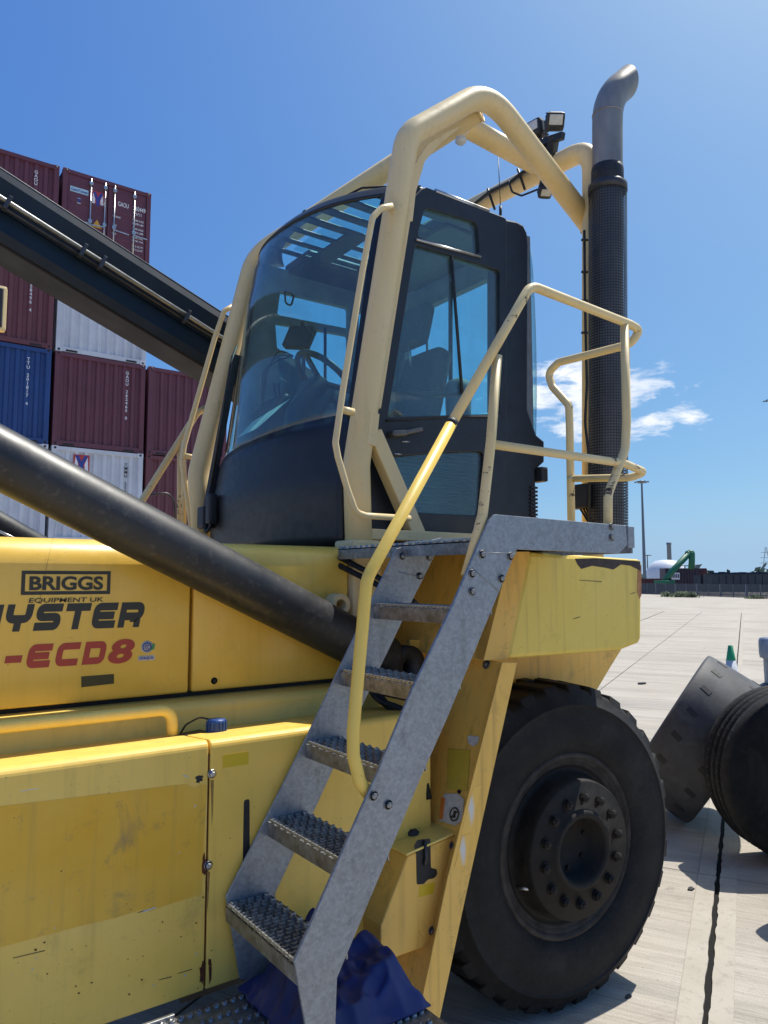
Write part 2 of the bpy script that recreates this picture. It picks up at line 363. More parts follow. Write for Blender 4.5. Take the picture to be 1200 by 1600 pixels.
def loop_px(pts, **k):                # pixels of a Y plane -> (x, z)
    return [(p.x, p.z) for p in px(pts, **k)]
def YF(y): return ((0, y, 0), (1, 0, 0), (0, 0, 1))     # frame of a plane facing -Y (front face at y)
def round_loop(lp, r, n=4):
    pts = [Vector((a, b, 0)) for a, b in lp]; k = len(pts); out = []
    for i in range(k):
        a, b, c = pts[i - 1], pts[i], pts[(i + 1) % k]; u = (a - b); v = (c - b); d = min(r, u.length * .45, v.length * .45); u.normalize(); v.normalize()
        for j in range(n + 1):
            s = j / n; q = (b + u * d).lerp(b, s).lerp(b.lerp(b + v * d, s), s); out.append((q.x, q.y))
    return out
def text(s, h, frame, m, parent, name='lettering', bold=0.0, shear=0.0, wid=None, ext=.0006, align='LEFT', space=1.0, vert=False):
    """flat printed lettering; h = capital height, frame = (origin of the baseline, right, up)"""
    o, rx, uz = [Vector(v) for v in frame]; nrm = rx.cross(uz)
    cu = bpy.data.curves.new('t', 'FONT'); cu.body = s; cu.size = h / .70; cu.offset = bold * h; cu.shear = shear; cu.extrude = ext; cu.align_x = align; cu.space_character = space
    if vert: cu.space_line = .82; cu.align_x = 'CENTER'
    me = curve_mesh(cu); bm = bmesh.new(); bm.from_mesh(me); bpy.data.meshes.remove(me)
    if not bm.verts: return None
    if wid:
        lo = min(v.co.x for v in bm.verts); hi = max(v.co.x for v in bm.verts)
        for v in bm.verts: v.co.x = (v.co.x - lo) * wid / (hi - lo)
    for v in bm.verts: v.co = o + rx * v.co.x + uz * v.co.y + nrm * (v.co.z + ext)
    mb = MB(); mb.bm.free(); mb.bm = bm
    return mb.build(name, m, parent, smooth=False)
def stroke(mb, path, w, frame, shear=0.0, ext=.0008, closed=False):
    """one bold letter stroke of even width along a 2D path, laid in a frame"""
    o, rx, uz = [Vector(v) for v in frame]; nrm = rx.cross(uz); P = [Vector((a, b)) for a, b in path]; n = len(P); L, Rr = [], []
    for i in range(n):
        a = P[i - 1] if (i or closed) else None; c = P[(i + 1) % n] if (i < n - 1 or closed) else None
        d0 = (P[i] - a).normalized() if a is not None else None; d1 = (c - P[i]).normalized() if c is not None else None
        d = d1 if d0 is None else d0 if d1 is None else (d0 + d1).normalized()
        k = 1 / max(.5, d.dot(d1 if d1 is not None else d0)); nn = Vector((-d.y, d.x)) * (w / 2 * k); L.append(P[i] + nn); Rr.append(P[i] - nn)
    f = lambda q: o + rx * (q.x + shear * q.y) + uz * q.y + nrm * ext
    lv = [mb.bm.verts.new(f(q)) for q in L]; rv = [mb.bm.verts.new(f(q)) for q in Rr]
    for i in range(n if closed else n - 1): j = (i + 1) % n; mb.bm.faces.new((lv[i], rv[i], rv[j], lv[j]))
def fil2(pts, r): return [(p.x, p.y) for p in fillet([(a, b, 0) for a, b in pts], r, 5)]

# ================================================================== SETTING
GA = Vector((math.cos(R(28)), math.sin(R(28)), 0)); GB = Vector((-GA.y, GA.x, 0))
def gp(a, b, z=0): return GA * a + GB * b + Vector((0, 0, z))
A0, B0, LA, LB = 5.05 - 3.9 * 3, .215 - 1.95 * 5, 3.9, 1.95
NA, NB = 13, 12
mb = MB(); A1, B1 = A0 + NA * LA, B0 + NB * LB; FAR = 1500
for (a0, a1, b0, b1) in ((-FAR, A0, -FAR, FAR), (A1, FAR, -FAR, FAR), (A0, A1, -FAR, B0), (A0, A1, B1, FAR)):
    mb.quad([gp(a0, b0), gp(a1, b0), gp(a1, b1), gp(a0, b1)])
ground = structure(mb.build('ground', CONC))
mb = MB(); mb.quad([gp(A0 - 1, B0 - 1, -.012), gp(A1 + 1, B0 - 1, -.012), gp(A1 + 1, B1 + 1, -.012), gp(A0 - 1, B1 + 1, -.012)])
mb.build('joint_sealant', TAR, ground)
def slab_mesh(la, lb):
    mb = MB(); a, b = la / 2, lb / 2
    top = [GA * x + GB * y for x, y in ((-a, -b), (a, -b), (a, b), (-a, b))]; mb.prism(top, (0, 0, -.06)); bm = mb.bm
    bmesh.ops.recalc_face_normals(bm, faces=bm.faces)
    bmesh.ops.bevel(bm, geom=[e for e in bm.edges if all(v.co.z > -.01 for v in e.verts)], offset=.004, segments=1, affect='EDGES')
    me = bpy.data.meshes.new('concrete_slab'); bm.to_mesh(me); bm.free(); me.materials.append(CONC); return me
me_slab = slab_mesh(LA - .007, LB - .052); me_slab2 = slab_mesh(LA - .007, LB - .012 - .087)
def strip_mesh(w, side, seed):
    r_ = random.Random(seed); n = 90; pts = [GA * (-LA / 2 + .003) - GB * side * w / 2, ] + [GA * (LA / 2 - .003) - GB * side * w / 2]
    pts += [GA * ((LA / 2 - .003) * (1 - 2 * i / n)) + GB * side * (w / 2 + r_.uniform(-.004, .003) + .0015 * math.sin(i * .7 + seed)) for i in range(n + 1)]
    mb = MB(); mb.prism(pts, (0, 0, -.06)); bmesh.ops.recalc_face_normals(mb.bm, faces=mb.bm.faces); me = bpy.data.meshes.new('joint_strip'); mb.bm.to_mesh(me); mb.bm.free(); me.materials.append(CONCP); return me
me_strip = strip_mesh(.090, 1, 1); me_strip2 = strip_mesh(.096, -1, 2); pass
for i in range(NA):
    for j in range(NB):
        ac = A0 + (i + .5) * LA; bc = B0 + (j + .5) * LB; sub = j in (4, 5)
        c = gp(ac, bc + (-.05 if j == 4 else .06 if j == 5 else 0), random.uniform(-.0015, .0015))
        link('concrete_slab', me_slab2 if sub else me_slab, c, ground)
    ac = A0 + (i + .5) * LA
    link('joint_strip', me_strip, gp(ac, .157, .0008), ground); link('joint_strip', me_strip2, gp(ac, .276, .0008), ground)

# ------------------------------------------------------------------ containers
CH, CW, CY, CX0, CP = 2.59, 2.438, 20.9, 4.23, 2.53
def container(col, row, paintm, label, door=False, txt=None, tcol=None, logo=None):
    x0 = CX0 + (col - 1) * CP; z0 = .18 + row * CH; y0 = CY + random.uniform(-.03, .03)
    r = thing('shipping_container', label, 'shipping container', (x0 + CW / 2, y0, z0), 'shipping containers stacked at the depot edge')
    fr = MB(); e = .004
    for x in (x0, x0 + CW - .13): fr.span((x, y0, z0 + .118), (x + .13, y0 + .13, z0 + CH - .118), .008)
    fr.span((x0 + .13, y0 + .005, z0 + CH - .12), (x0 + CW - .13, y0 + .1, z0 + CH - .012)); fr.span((x0 + .13, y0 + .005, z0 + .02), (x0 + CW - .13, y0 + .1, z0 + .15))
    fr.build('end_frame', paintm, r, smooth=False)
    for x in (x0 - .003, x0 + CW - .165):
        for z in (z0, z0 + CH - .118):
            b = MB(); b.span((x, y0 - .006, z), (x + .168, y0 + .18, z + .118), .01); cc = b.build('corner_casting', paintm, r, smooth=False)
            h = MB(); h.lathe((x + .084, y0 - .009, z + .059), (0, -1, 0), [(0, 0), (.034, 0), (.034, -.004)], 12); h.build('casting_hole', HOSEM, cc)
    for x in (x0 + .26, x0 + CW - .26 - .3):
        b = MB(); b.span((x, y0 + .002, z0 + .03), (x + .3, y0 + .03, z0 + .085)); b.build('fork_pocket', HOSEM, r, smooth=False)
    b = MB(); ys = y0 + .05; ye = y0 + 6.06; N = 44                   # corrugated side walls and the roof
    for x, sg in ((x0 + .01, 1), (x0 + CW - .01, -1)):
        for i in range(N):
            ya, yb = ys + .1 + (ye - ys - .1) * i / N, ys + .1 + (ye - ys - .1) * (i + 1) / N; d = .03 if i % 2 else 0; d2 = 0 if i % 2 else .03; yc = yb - .05
            for (p, q, dd, de) in ((ya, yc, d, d), (yc, yb, d, d2)):
                b.quad([(x + sg * dd, p, z0 + .15), (x + sg * de, q, z0 + .15), (x + sg * de, q, z0 + CH - .1), (x + sg * dd, p, z0 + CH - .1)])
    b.quad([(x0 + .01, ys, z0 + CH - .03), (x0 + CW - .01, ys, z0 + CH - .03), (x0 + CW - .01, ye, z0 + CH - .03), (x0 + .01, ye, z0 + CH - .03)])
    b.quad([(x0 + .01, ye, z0), (x0 + CW - .01, ye, z0), (x0 + CW - .01, ye, z0 + CH), (x0 + .01, ye, z0 + CH)])
    b.quad([(x0 + .01, ys, z0 + .1), (x0 + CW - .01, ys, z0 + .1), (x0 + CW - .01, ye, z0 + .1), (x0 + .01, ye, z0 + .1)])
    b.build('side_shell', paintm, r, smooth=False)
    fy = y0 + .035
    if not door:
        b = MB(); xa, xb = x0 + .13, x0 + CW - .13; n = 9; w = (xb - xa) / n; za, zb = z0 + .15, z0 + CH - .12
        P = []
        for i in range(n):
            u = xa + i * w; P += [(u, fy), (u + w * .36, fy), (u + w * .5, fy + .045), (u + w * .86, fy + .045)]
        P.append((xb, fy))
        for (p, q) in zip(P[:-1], P[1:]): b.quad([(p[0], p[1], za), (q[0], q[1], za), (q[0], q[1], zb), (p[0], p[1], zb)])
        b.build('corrugated_end_panel', paintm, r, smooth=False)
    else:
        for k in range(2):
            xa = x0 + .14 + k * (CW / 2 - .14 + .012); xb = xa + CW / 2 - .152
            b = MB(); b.span((xa, fy, z0 + .155), (xb, fy + .05, z0 + CH - .125), .006)
            b.span((xa + .06, fy - .012, z0 + .9), (xb - .06, fy + .005, z0 + 1.02), .01); b.span((xa + .06, fy - .012, z0 + 1.7), (xb - .06, fy + .005, z0 + 1.82), .01)
            d = b.build('door_leaf', paintm, r, smooth=False)
            for q, xr in enumerate((xa + .60 if k == 0 else xa + .16, xb - .08 if k == 0 else xa + .72)):
                l = MB(); l.tube([(xr, fy - .05, z0 + .12), (xr, fy - .05, z0 + CH - .10)], .021, 8)
                for zz in (.3, 1.2, 2.3): l.span((xr - .05, fy - .075, z0 + zz), (xr + .05, fy + .002, z0 + zz + .09), .008)
                l.build('lock_rod', BRIGHT, d)
                l = MB(); l.bar((xr - .02, fy - .08, z0 + 1.16), (xr + (.42 if q == 0 else .38) * (1 if k else -1), fy - .08, z0 + 1.13), .03, .018, (0, 1, 0), .004); l.build('lock_handle', BRIGHT, d, smooth=False)
    fm = tcol or WHITEP; fly = fy - .004
    if txt:
        xt = x0 + txt[1]; s = txt[0]; h = .085; zt = z0 + txt[2]
        for i, chh in enumerate(s):
            if chh != ' ': text(chh, h, ((xt, fly, zt - i * .109), (1, 0, 0), (0, 0, 1)), fm, r, 'lettering', .02, align='CENTER', ext=.002)
    return r, x0, y0, z0, fly
WALLN = {}
LB_ = 'container of the depot wall'
container(0, 4, C_MAROON, 'maroon shipping container at the top left with white vertical code, beside the one with doors', txt=('GAOU 2', 1.86, 2.2))
r, x0, y0, z0, fly = container(1, 4, C_MAROON, 'maroon shipping container with its doors and lock rods facing us, top of the stack', door=True)
def ctext(s, x, z, h, m=WHITEP, wid=None): text(s, h, ((x0 + x, fly - .003, z0 + z), (1, 0, 0), (0, 0, 1)), m, r, 'lettering', .02, ext=.002, wid=wid)
ctext('GAOU', 1.50, 1.95, .13, wid=.30); ctext('260449', 1.93, 1.95, .13, wid=.36); ctext('0', 2.34, 1.95, .11); ctext('22G1', 1.93, 1.77, .12, wid=.24)
for i, s in enumerate(('30480 KGS', '67200 LBS', '2180 KGS', '4810 LBS', '28300 KGS', '62390 LBS', '33.2 CU M', '1172 CU FT')): ctext(s, 1.92, 1.63 - i * .105 - (i // 2) * .05, .055, wid=.32)
for i, s in enumerate(('MAX GROSS', 'TARE', 'NET', 'CU CAP')): ctext(s, 1.36, 1.58 - i * .26, .05, wid=.22 if i == 0 else .12)
def cflat(mb, pts, m, name): 
    mb.prism([(x0 + a, fly - .004, z0 + b) for a, b in pts], (0, .003, 0)); mb.build(name, m, r, smooth=False)
cflat(MB(), [(.20, 1.98), (.68, 1.98), (.68, 2.13), (.20, 2.13)], PALEB, 'company_plate')
text('GeoCubes', .075, ((x0 + .22, fly - .006, z0 + 2.015), (1, 0, 0), (0, 0, 1)), BLUEB, r, 'lettering', .03, .2, wid=.44, ext=.001)
mb = MB(); mb.lathe((x0 + .44, fly - .004, z0 + 1.76), (0, -1, 0), [(0, 0), (.085, 0), (.085, -.003)], 18); mb.build('round_emblem', PALEB, r)
text('B', .09, ((x0 + .44, fly - .007, z0 + 1.715), (1, 0, 0), (0, 0, 1)), BLUEB, r, 'lettering', .04, align='CENTER')
def logo_m(rt, xa, za, w, h, yy, bgm, whole=True):
    b = MB(); b.prism([(xa, yy, za), (xa + w, yy, za), (xa + w, yy, za + h), (xa, yy, za + h)], (0, .003, 0)); lg = b.build('logo_panel', bgm, rt, smooth=False)
    b = MB()
    for pts in ([(.06, .06), (.28, .06), (.30, .50), (.12, .88)], [(.94, .06), (.72, .06), (.70, .50), (.88, .88)], ): b.prism([(xa + a * w, yy - .003, za + c * h) for a, c in pts], (0, .002, 0))
    b.build('logo_letter', WHITEP, lg, smooth=False)
    b = MB(); b.prism([(xa + a * w, yy - .005, za + c * h) for a, c in ((.10, .94), (.34, .94), (.5, .60), (.66, .94), (.90, .94), (.64, .48), (.60, .10), (.40, .10), (.36, .48))], (0, .002, 0)); b.build('logo_letter', BLUEB, lg, smooth=False)
logo_m(r, x0 + .76, z0 + 1.72, .36, .46, fly - .004, REDB)
cflat(MB(), [(.80, 1.12), (1.08, 1.12), (.94, 1.36)], AMBER, 'warning_triangle')
container(0, 3, C_MAROON2, 'reddish maroon container with white vertical code, left under the boom, above the blue one', txt=('GAOU 258496 4', 1.86, 2.25))
container(1, 3, C_WHITE, 'white container under the boom, above the maroon container with code ending 0')
container(0, 2, C_BLUE, 'dark blue shipping container with white vertical code at the left edge', txt=('TTU 201817 4', 1.88, 2.2))
container(1, 2, C_MAROON, 'maroon container between two white ones with a long white vertical code', txt=('GAOU 262465 0', 1.93, 2.25))
container(2, 2, C_MAROON, 'maroon container topping the lower stack behind the far yellow post', txt=None)
r, x0, y0, z0, fly = container(1, 1, C_WHITE, 'white container with a red logo and black vertical code behind the black cylinder', txt=('YMMU 252', 1.97, 2.2), tcol=BLACKPR)
logo_m(r, x0 + .56, z0 + 1.90, .42, .5, fly - .004, REDB)
container(0, 1, C_WHITE, 'white container at the left edge, below the blue one and behind the black cylinder')
container(2, 1, C_MAROON2, 'maroon container behind the slanting yellow handrail, second from its stack top')
container(0, 0, C_BROWN, 'brown container at the ground of the left stack'); container(1, 0, C_BROWN, 'rusty brown container at the ground below the white one with logo'); container(2, 0, C_BROWN, 'brown container at the ground of the stack behind the yellow post')

# ------------------------------------------------------------------ far background
def gpt(px_, D, z=0):
    p = on(px_, 905, D=D); p.z = z; return p
def hgt(py, D): return CAM_H + (HORIZON - py) / F_PX * D
FENM = plain('pale_galvanised_fence', (.24, .26, .29), .5, .2, .15); FENB = plain('dark_fence_mesh', (.05, .06, .075), .6)
fa = on(985, 927.3, Z=0); fb = on(1290, 938.3, Z=0)
fence = thing('palisade_fence', 'pale steel palisade fence along the far edge of the yard', 'fence', fa)
fd = (fb - fa); FL = fd.length; fd.normalize(); fn_ = Vector((-fd.y, fd.x, 0)); FHH = 1.30
pm = MB(); pm.box((0, 0, FHH / 2), (.12, .12, FHH)); pmesh = None
npost = 16
for i in range(npost + 1):
    p = fa + fd * (FL * i / npost)
    if pmesh is None: po = pm.build('fence_post', FENM, fence); pmesh = po.data; po.location = p - fa + Vector((0, 0, FHH / 2))
    else: link('fence_post', pmesh, p + Vector((0, 0, FHH / 2)), fence)
mb = MB()
for z in (.25, FHH - .2): mb.bar(fa + Vector((0, 0, z)), fb + Vector((0, 0, z)), .05, .06)
mb.build('fence_rail', FENM, fence, smooth=False)
mb = MB(); k = int(FL / .17)
for i in range(k): p = fa + fd * (FL * i / k); mb.box(p + Vector((0, 0, FHH / 2)) - fn_ * .05, (.085, .05, FHH), Matrix.Rotation(math.atan2(fd.y, fd.x), 3, 'Z'))
mb.build('fence_pale', FENB, fence, smooth=False, kind='stuff')
# low scrub along the fence
LEAFM = plain('scrub_leaf', (.12, .145, .075), .8, 0, .5, .2, 3)
for (cx, w, hh, D) in ((1062, 26, .75, 74), (1040, 7, .5, 76), (1078, 10, .6, 73), (1180, 14, .35, 68)):
    base = gpt(cx, D); mb = MB()
    for i in range(420):
        a = random.gauss(0, .42); z = abs(random.gauss(.35, .28)) * hh * (1 - min(.8, abs(a) * .5)); p = base + RT * (a * w / F_PX * D) + fh * random.uniform(-.5, .5) + UPZ * z
        u = Vector((random.gauss(0, 1), random.gauss(0, 1), random.gauss(0, 1))).normalized() * random.uniform(.06, .14); v = u.orthogonal() * .7
        mb.quad([p - u, p - v, p + u, p + v])
    tag(mb.build('scrub_bush', LEAFM), {1062: 'widest low green scrub bush growing along the foot of the fence', 1040: 'small scrub tuft left of the widest bush at the fence', 1078: 'scrub clump just right of the widest bush at the fence', 1180: 'low pale scrub patch at the fence near the right edge'}[cx], 'bush')
# tall floodlight mast
MASTM = plain('grey_mast_steel', (.13, .16, .19), .5, .3)
D = 190; b0 = gpt(1007.5, D); top = on(1001.5, 752, D=D); hm = top.z
mast = thing('light_mast', 'tall grey floodlight mast with a flat head behind the fence', 'light mast', b0)
mb = MB(); mb.lathe(b0, (0, 0, 1), [(.5, 0), (.45, 3), (.22, hm - .3), (.22, hm)], 10); mb.build('pole', MASTM, mast)
hd = MB(); hd.lathe(b0 + UPZ * (hm - .25), (0, 0, 1), [(.2, -.4), (1.0, 0), (1.0, .25), (.2, .5)], 12); hd.build('lamp_head', MASTM, mast)
for k in range(6):
    a = k * math.pi / 3; q = b0 + Vector((math.cos(a), math.sin(a), 0)) * 1.5 + UPZ * (hm - .2); l = MB(); l.box(q, (.6, .6, .3), Matrix.Rotation(a, 3, 'Z'), .05); l.build('floodlight', MASTM, mast, smooth=False)
D = 330; b0 = gpt(1012.5, D); hm = hgt(868, D)
mast2 = thing('light_mast', 'small distant lamp mast just right of the tall mast', 'light mast', b0)
mb = MB(); mb.lathe(b0, (0, 0, 1), [(.35, 0), (.22, hm)], 8); mb.build('pole', MASTM, mast2); mb = MB(); mb.box(b0 + UPZ * hm, (2.6, 2.6, .35), None, .05); mb.build('lamp_head', MASTM, mast2, smooth=False)
# white sheeted dome
DOMEM = plain('white_dome_sheet', (.62, .64, .66), .38, 0, .08, .5, .1)
D = 260; c0 = gpt(1042, D); rx_ = 31 / F_PX * D; hz = hgt(875, D)
mb = MB(); mb.lathe(c0, (0, 0, 1), [(rx_ * 1.02, 0), (rx_ * 1.02, hz * .25), (rx_ * .96, hz * .55), (rx_ * .8, hz * .80), (rx_ * .5, hz * .96), (rx_ * .2, hz * 1.0), (0, hz)], 40)
tag(mb.build('storage_dome', DOMEM), 'large white storage dome behind the green crane', 'dome')
# chimney
D = 300; b0 = gpt(1047, D); mb = MB(); hm = hgt(848, D); mb.lathe(b0, (0, 0, 1), [(.95, 0), (.85, hm - 1), (1.0, hm - .8), (1.0, hm), (.7, hm), (.7, hm - .4), (0, hm - .4)], 14)
tag(mb.build('chimney_stack', MASTM), 'plain grey chimney stack rising behind the white dome', 'chimney')
# green crane arm
D = 108; cr = thing('loading_crane', 'green loading crane with a bent arm behind the dark container', 'crane', gpt(1038, D))
P = lambda x, y, d=108: on(x, y, D=d)
mb = MB(); mb.tube(fillet([P(1036, 912), P(1050, 893), P(1077, 864)], .6), .46, 10, True); mb.tube(fillet([P(1050, 891), P(1074, 866.5), P(1079.5, 866)], .5), .34, 10); mb.build('main_boom', GREENM, cr)
mb = MB(); mb.tube(fillet([P(1073, 866), P(1081, 862), P(1081, 878), P(1080, 889)], .5), .44, 10); mb.build('stick_arm', GREENM, cr)
mb = MB(); mb.box(gpt(1038, D, .8), (2.4, 2.0, 1.6), None, .1); mb.build('crane_base', GREENM, cr, smooth=False)
# dark container with white label, and other yard bodies
DKC = plain('dark_plum_container_paint', (.045, .03, .045), .55, 0, .2, .5, .6); DKR = plain('dark_red_container_paint', (.10, .03, .035), .55); DKB = plain('dark_blue_grey_wagon', (.022, .032, .045), .6, 0, .3, .5, .5)
def block(name, x0_, x1_, ytop, D, depth, m, label, cat, ribs=0, z0=0):
    a = gpt(x0_, D); b = gpt(x1_, D); h = hgt(ytop, D); rt = thing(name, label, cat, (a + b) / 2)
    mb = MB(); mb.prism([a + UPZ * z0, b + UPZ * z0, b + UPZ * h, a + UPZ * h], fh * depth); body = mb.build('body', m, rt, smooth=False)
    if ribs:
        mb = MB()
        for i in range(ribs + 1): p = a.lerp(b, i / ribs); mb.bar(p - fh * .06 + UPZ * (z0 + .05), p - fh * .06 + UPZ * (h - .05), .14, .12, fh)
        mb.bar(a - fh * .05 + UPZ * (h - .1), b - fh * .05 + UPZ * (h - .1), .16, .12); mb.bar(a - fh * .05 + UPZ * (z0 + .1), b - fh * .05 + UPZ * (z0 + .1), .16, .12)
        mb.build('rib', m, rt, smooth=False)
    return rt, a, b, h
r_, a, b, h = block('dark_container', 1040, 1092, 888, 115, 2.4, DKC, 'dark plum container with a white label in front of the crane', 'shipping container', 12)
mb = MB(); q = a.lerp(b, .17) - fh * .2; mb.prism([q + UPZ * (h * .50), q + RT * 1.25 + UPZ * (h * .50), q + RT * 1.25 + UPZ * (h * .80), q + UPZ * (h * .80)], fh * .05); mb.build('label_plate', WHITEP, r_, smooth=False)
for i in range(4): mb = MB(); q2 = q + RT * (.14 + i * .28) - fh * .03; mb.prism([q2 + UPZ * (h * .57), q2 + RT * .17 + UPZ * (h * .57), q2 + RT * .17 + UPZ * (h * .74), q2 + UPZ * (h * .74)], fh * .02); mb.build('lettering', DKC, r_, smooth=False)
block('dark_container', 1092.3, 1104, 888, 115.5, 6, DKR, 'dark red container end just right of the plum container', 'shipping container', 4)
block('low_container', 1000, 1034, 904, 112, 2.4, DKR, 'low dark red container behind the fence beside the mast', 'shipping container', 8)
block('flat_wagon', 1095, 1112, 899, 108, 2.5, DKB, 'short dark wagon between the red container and the long wagon', 'wagon', 3)
r_, a, b, h = block('long_wagon', 1113, 1215, 897, 104, 3, DKB, 'long dark goods wagon behind the fence at the right', 'wagon', 9)
mb = MB(); 
for i in range(14): p = a.lerp(b, .03 + .94 * i / 13) - fh * .3; mb.lathe(p + UPZ * .45 - fh * .1, fh, [(0, 0), (.42, 0), (.42, .15), (0, .15)], 14)
mb.build('wagon_wheel', DKB, r_)
mb = MB(); rr_ = random.Random(3)
for i in range(26): p = a.lerp(b, i / 25); hh = rr_.uniform(.05, .35); mb.box(p + fh * 1 + UPZ * (h + hh / 2 - .02), (.9, .9, hh), Matrix.Rotation(rr_.uniform(0, 1), 3, 'Z'))
mb.build('load_heap', DKB, r_, smooth=False)
# conveyor frame on top of the red container
mb = MB()
for (x, y, x2, y2) in ((1085, 883, 1092, 883), (1085, 883, 1085, 889), (1092, 882, 1092, 889), (1066, 884, 1080, 884), (1070, 884, 1070, 889), (1085, 889, 1092, 883)): mb.bar(P(x, y, 119), P(x2, y2, 119), .14, .14, fh)
tag(mb.build('steel_frame', MASTM, smooth=False), 'thin steel frame standing just above the dark containers', 'frame')
# lattice pylon at the right edge
D = 420; pyl = thing('power_pylon', 'thin lattice power pylon at the right edge of the horizon', 'pylon', gpt(1199, D))
mb = MB(); pb = gpt(1199, D)
hs = [(0, 4), (8, 2.4), (13, 1.4), (20, .4)]
for sx in (-1, 1):
    for (z1, w1), (z2, w2) in zip(hs[:-1], hs[1:]): mb.bar(pb + RT * sx * w1 + UPZ * z1, pb + RT * sx * w2 + UPZ * z2, .16, .16, fh); mb.bar(pb + RT * sx * w1 + UPZ * z1, pb - RT * sx * w2 + UPZ * z2, .1, .1, fh)
mb.build('lattice_leg', MASTM, pyl, smooth=False)
for z, w in ((11, 4), (14, 3.6), (17, 3)): mb = MB(); mb.bar(pb - RT * w + UPZ * z, pb + RT * w + UPZ * z, .2, .2, fh); mb.build('cross_arm', MASTM, pyl, smooth=False)
# far tree line hiding the horizon
TREEM = plain('far_tree_leaf', (.045, .07, .05), .9, 0, .4, .1, .2)
mb = MB(); rr_ = random.Random(5)
for i in range(2600):
    a_ = rr_.uniform(-60, 60); D = rr_.uniform(520, 560); p = fh * D + RT * (D * math.tan(R(a_ * .75)) ) + UPZ * (abs(rr_.gauss(3, 2.4)) * (1 + .4 * math.sin(a_ * .9)))
    u = Vector((rr_.gauss(0, 1), rr_.gauss(0, 1), rr_.gauss(0, 1))).normalized() * rr_.uniform(1.5, 4); v = u.orthogonal(); mb.quad([p - u, p - v, p + u, p + v])
o = mb.build('far_trees', TREEM, kind='stuff'); tag(o, 'low dark line of far trees along the horizon', 'trees')
# bird
q = on(1197.5, 627, D=60); mb = MB()
mb.lathe(q - RT * .16, RT + UPZ * .1, [(0, 0), (.05, .06), (.07, .16), (.04, .28), (0, .36)], 8)
for s in (-1, 1): mb.prism([q + RT * .02, q + fh * .25 * s - RT * .05 + UPZ * .12, q + fh * .45 * s - RT * .12 + UPZ * .02, q - RT * .1], UPZ * .015)
tag(mb.build('bird', BLACKPL), 'small dark bird in flight at the right edge of the sky', 'bird')

# ================================================================== THE MACHINE
M = thing('reach_stacker', 'big yellow and black reach stacker with a cab, galvanised steps and a black exhaust stack', 'reach stacker', (1.6, 3.2, 0))
def T(path, r, name, m, parent=M, seg=14, label=None): return MB().tube(path, r, seg).build(name, m, parent, label)
YO, YI, YH, YBX = 1.65, 2.10, 2.53, 2.12
def screw(p, axis, parent, r=.012, m=BOLT, name='bolt', h=.008):
    mb = MB(); mb.lathe(p, axis, [(0, 0), (r * 1.5, 0), (r * 1.5, .003), (r * 1.4, .004)], 12); mb.lathe(p, axis, [(r, .003), (r, h), (r * .7, h + .002), (0, h + .002)], 6); return mb.build(name, m, parent, smooth=False)

# ---- hood with its printed lettering
hood = empty('hood', (.3, YH, 1.4), M)
HZ0, HZ1 = 1.394, 1.925
def hood_panel(xa, xb, ya, name='hood_panel', z0=HZ0):
    mb = MB(); prof = [(ya, z0), (ya, HZ1 - .085)]
    for k in range(1, 7): a = k / 6 * math.pi / 2; prof.append((ya + .085 - .085 * math.cos(a), HZ1 - .085 + .085 * math.sin(a)))
    prof += [(ya + .8, HZ1 + .004), (ya + .8, z0)]
    mb.prism([(xa, y, z) for y, z in prof], (xb - xa, 0, 0)); o = mb.build(name, Y_HOOD, hood, bevel=.008, smooth=False)
    for p in o.data.polygons: p.use_smooth = abs(p.normal.x) < .5
    return o
xs = on(299, 1000, Y=YH).x
hood_panel(-1.4, xs - .006, YH); hood_panel(xs + .006, 1.66, YH + .003)
mb = MB(); mb.span((-1.4, YH + .035, HZ0 - .02), (1.7, YH + .7, HZ0 + .3)); mb.build('hood_gap', HOSEM, hood, smooth=False)
screw(on(335, 1064, Y=YH) + Vector((0, .003, 0)), (0, -1, 0), hood, .008, HOSEM, 'latch')
yl = YH - .0012
def HP(x, y): p = on(x, y, Y=YH); return p.x, p.z
# framed company name
bx0, bz1 = HP(34, 893); bx1, bz0 = HP(172, 927); bz1 = HP(100, 892)[1]; bz0 = HP(100, 929)[1]; fw_ = .011
plate([[(bx0, bz0), (bx1, bz0), (bx1, bz1), (bx0, bz1)], [(bx0 + fw_, bz0 + fw_), (bx1 - fw_, bz0 + fw_), (bx1 - fw_, bz1 - fw_), (bx0 + fw_, bz1 - fw_)]], YF(yl), .0008, 'name_border', BLACKPR, hood)
tx0 = HP(46, 910)[0]; tx1 = HP(161, 910)[0]; th = HP(100, 901)[1] - HP(100, 921)[1]
text('BRIGGS', th, ((tx0, yl, HP(100, 921)[1]), (1, 0, 0), (0, 0, 1)), BLACKPR, hood, 'lettering', .045, 0, tx1 - tx0)
th = HP(100, 934)[1] - HP(100, 941)[1]
text('EQUIPMENT UK', th, ((HP(45, 938)[0], yl, HP(100, 941)[1]), (1, 0, 0), (0, 0, 1)), BLACKPR, hood, 'lettering', .01, .1, HP(161, 938)[0] - HP(45, 938)[0])
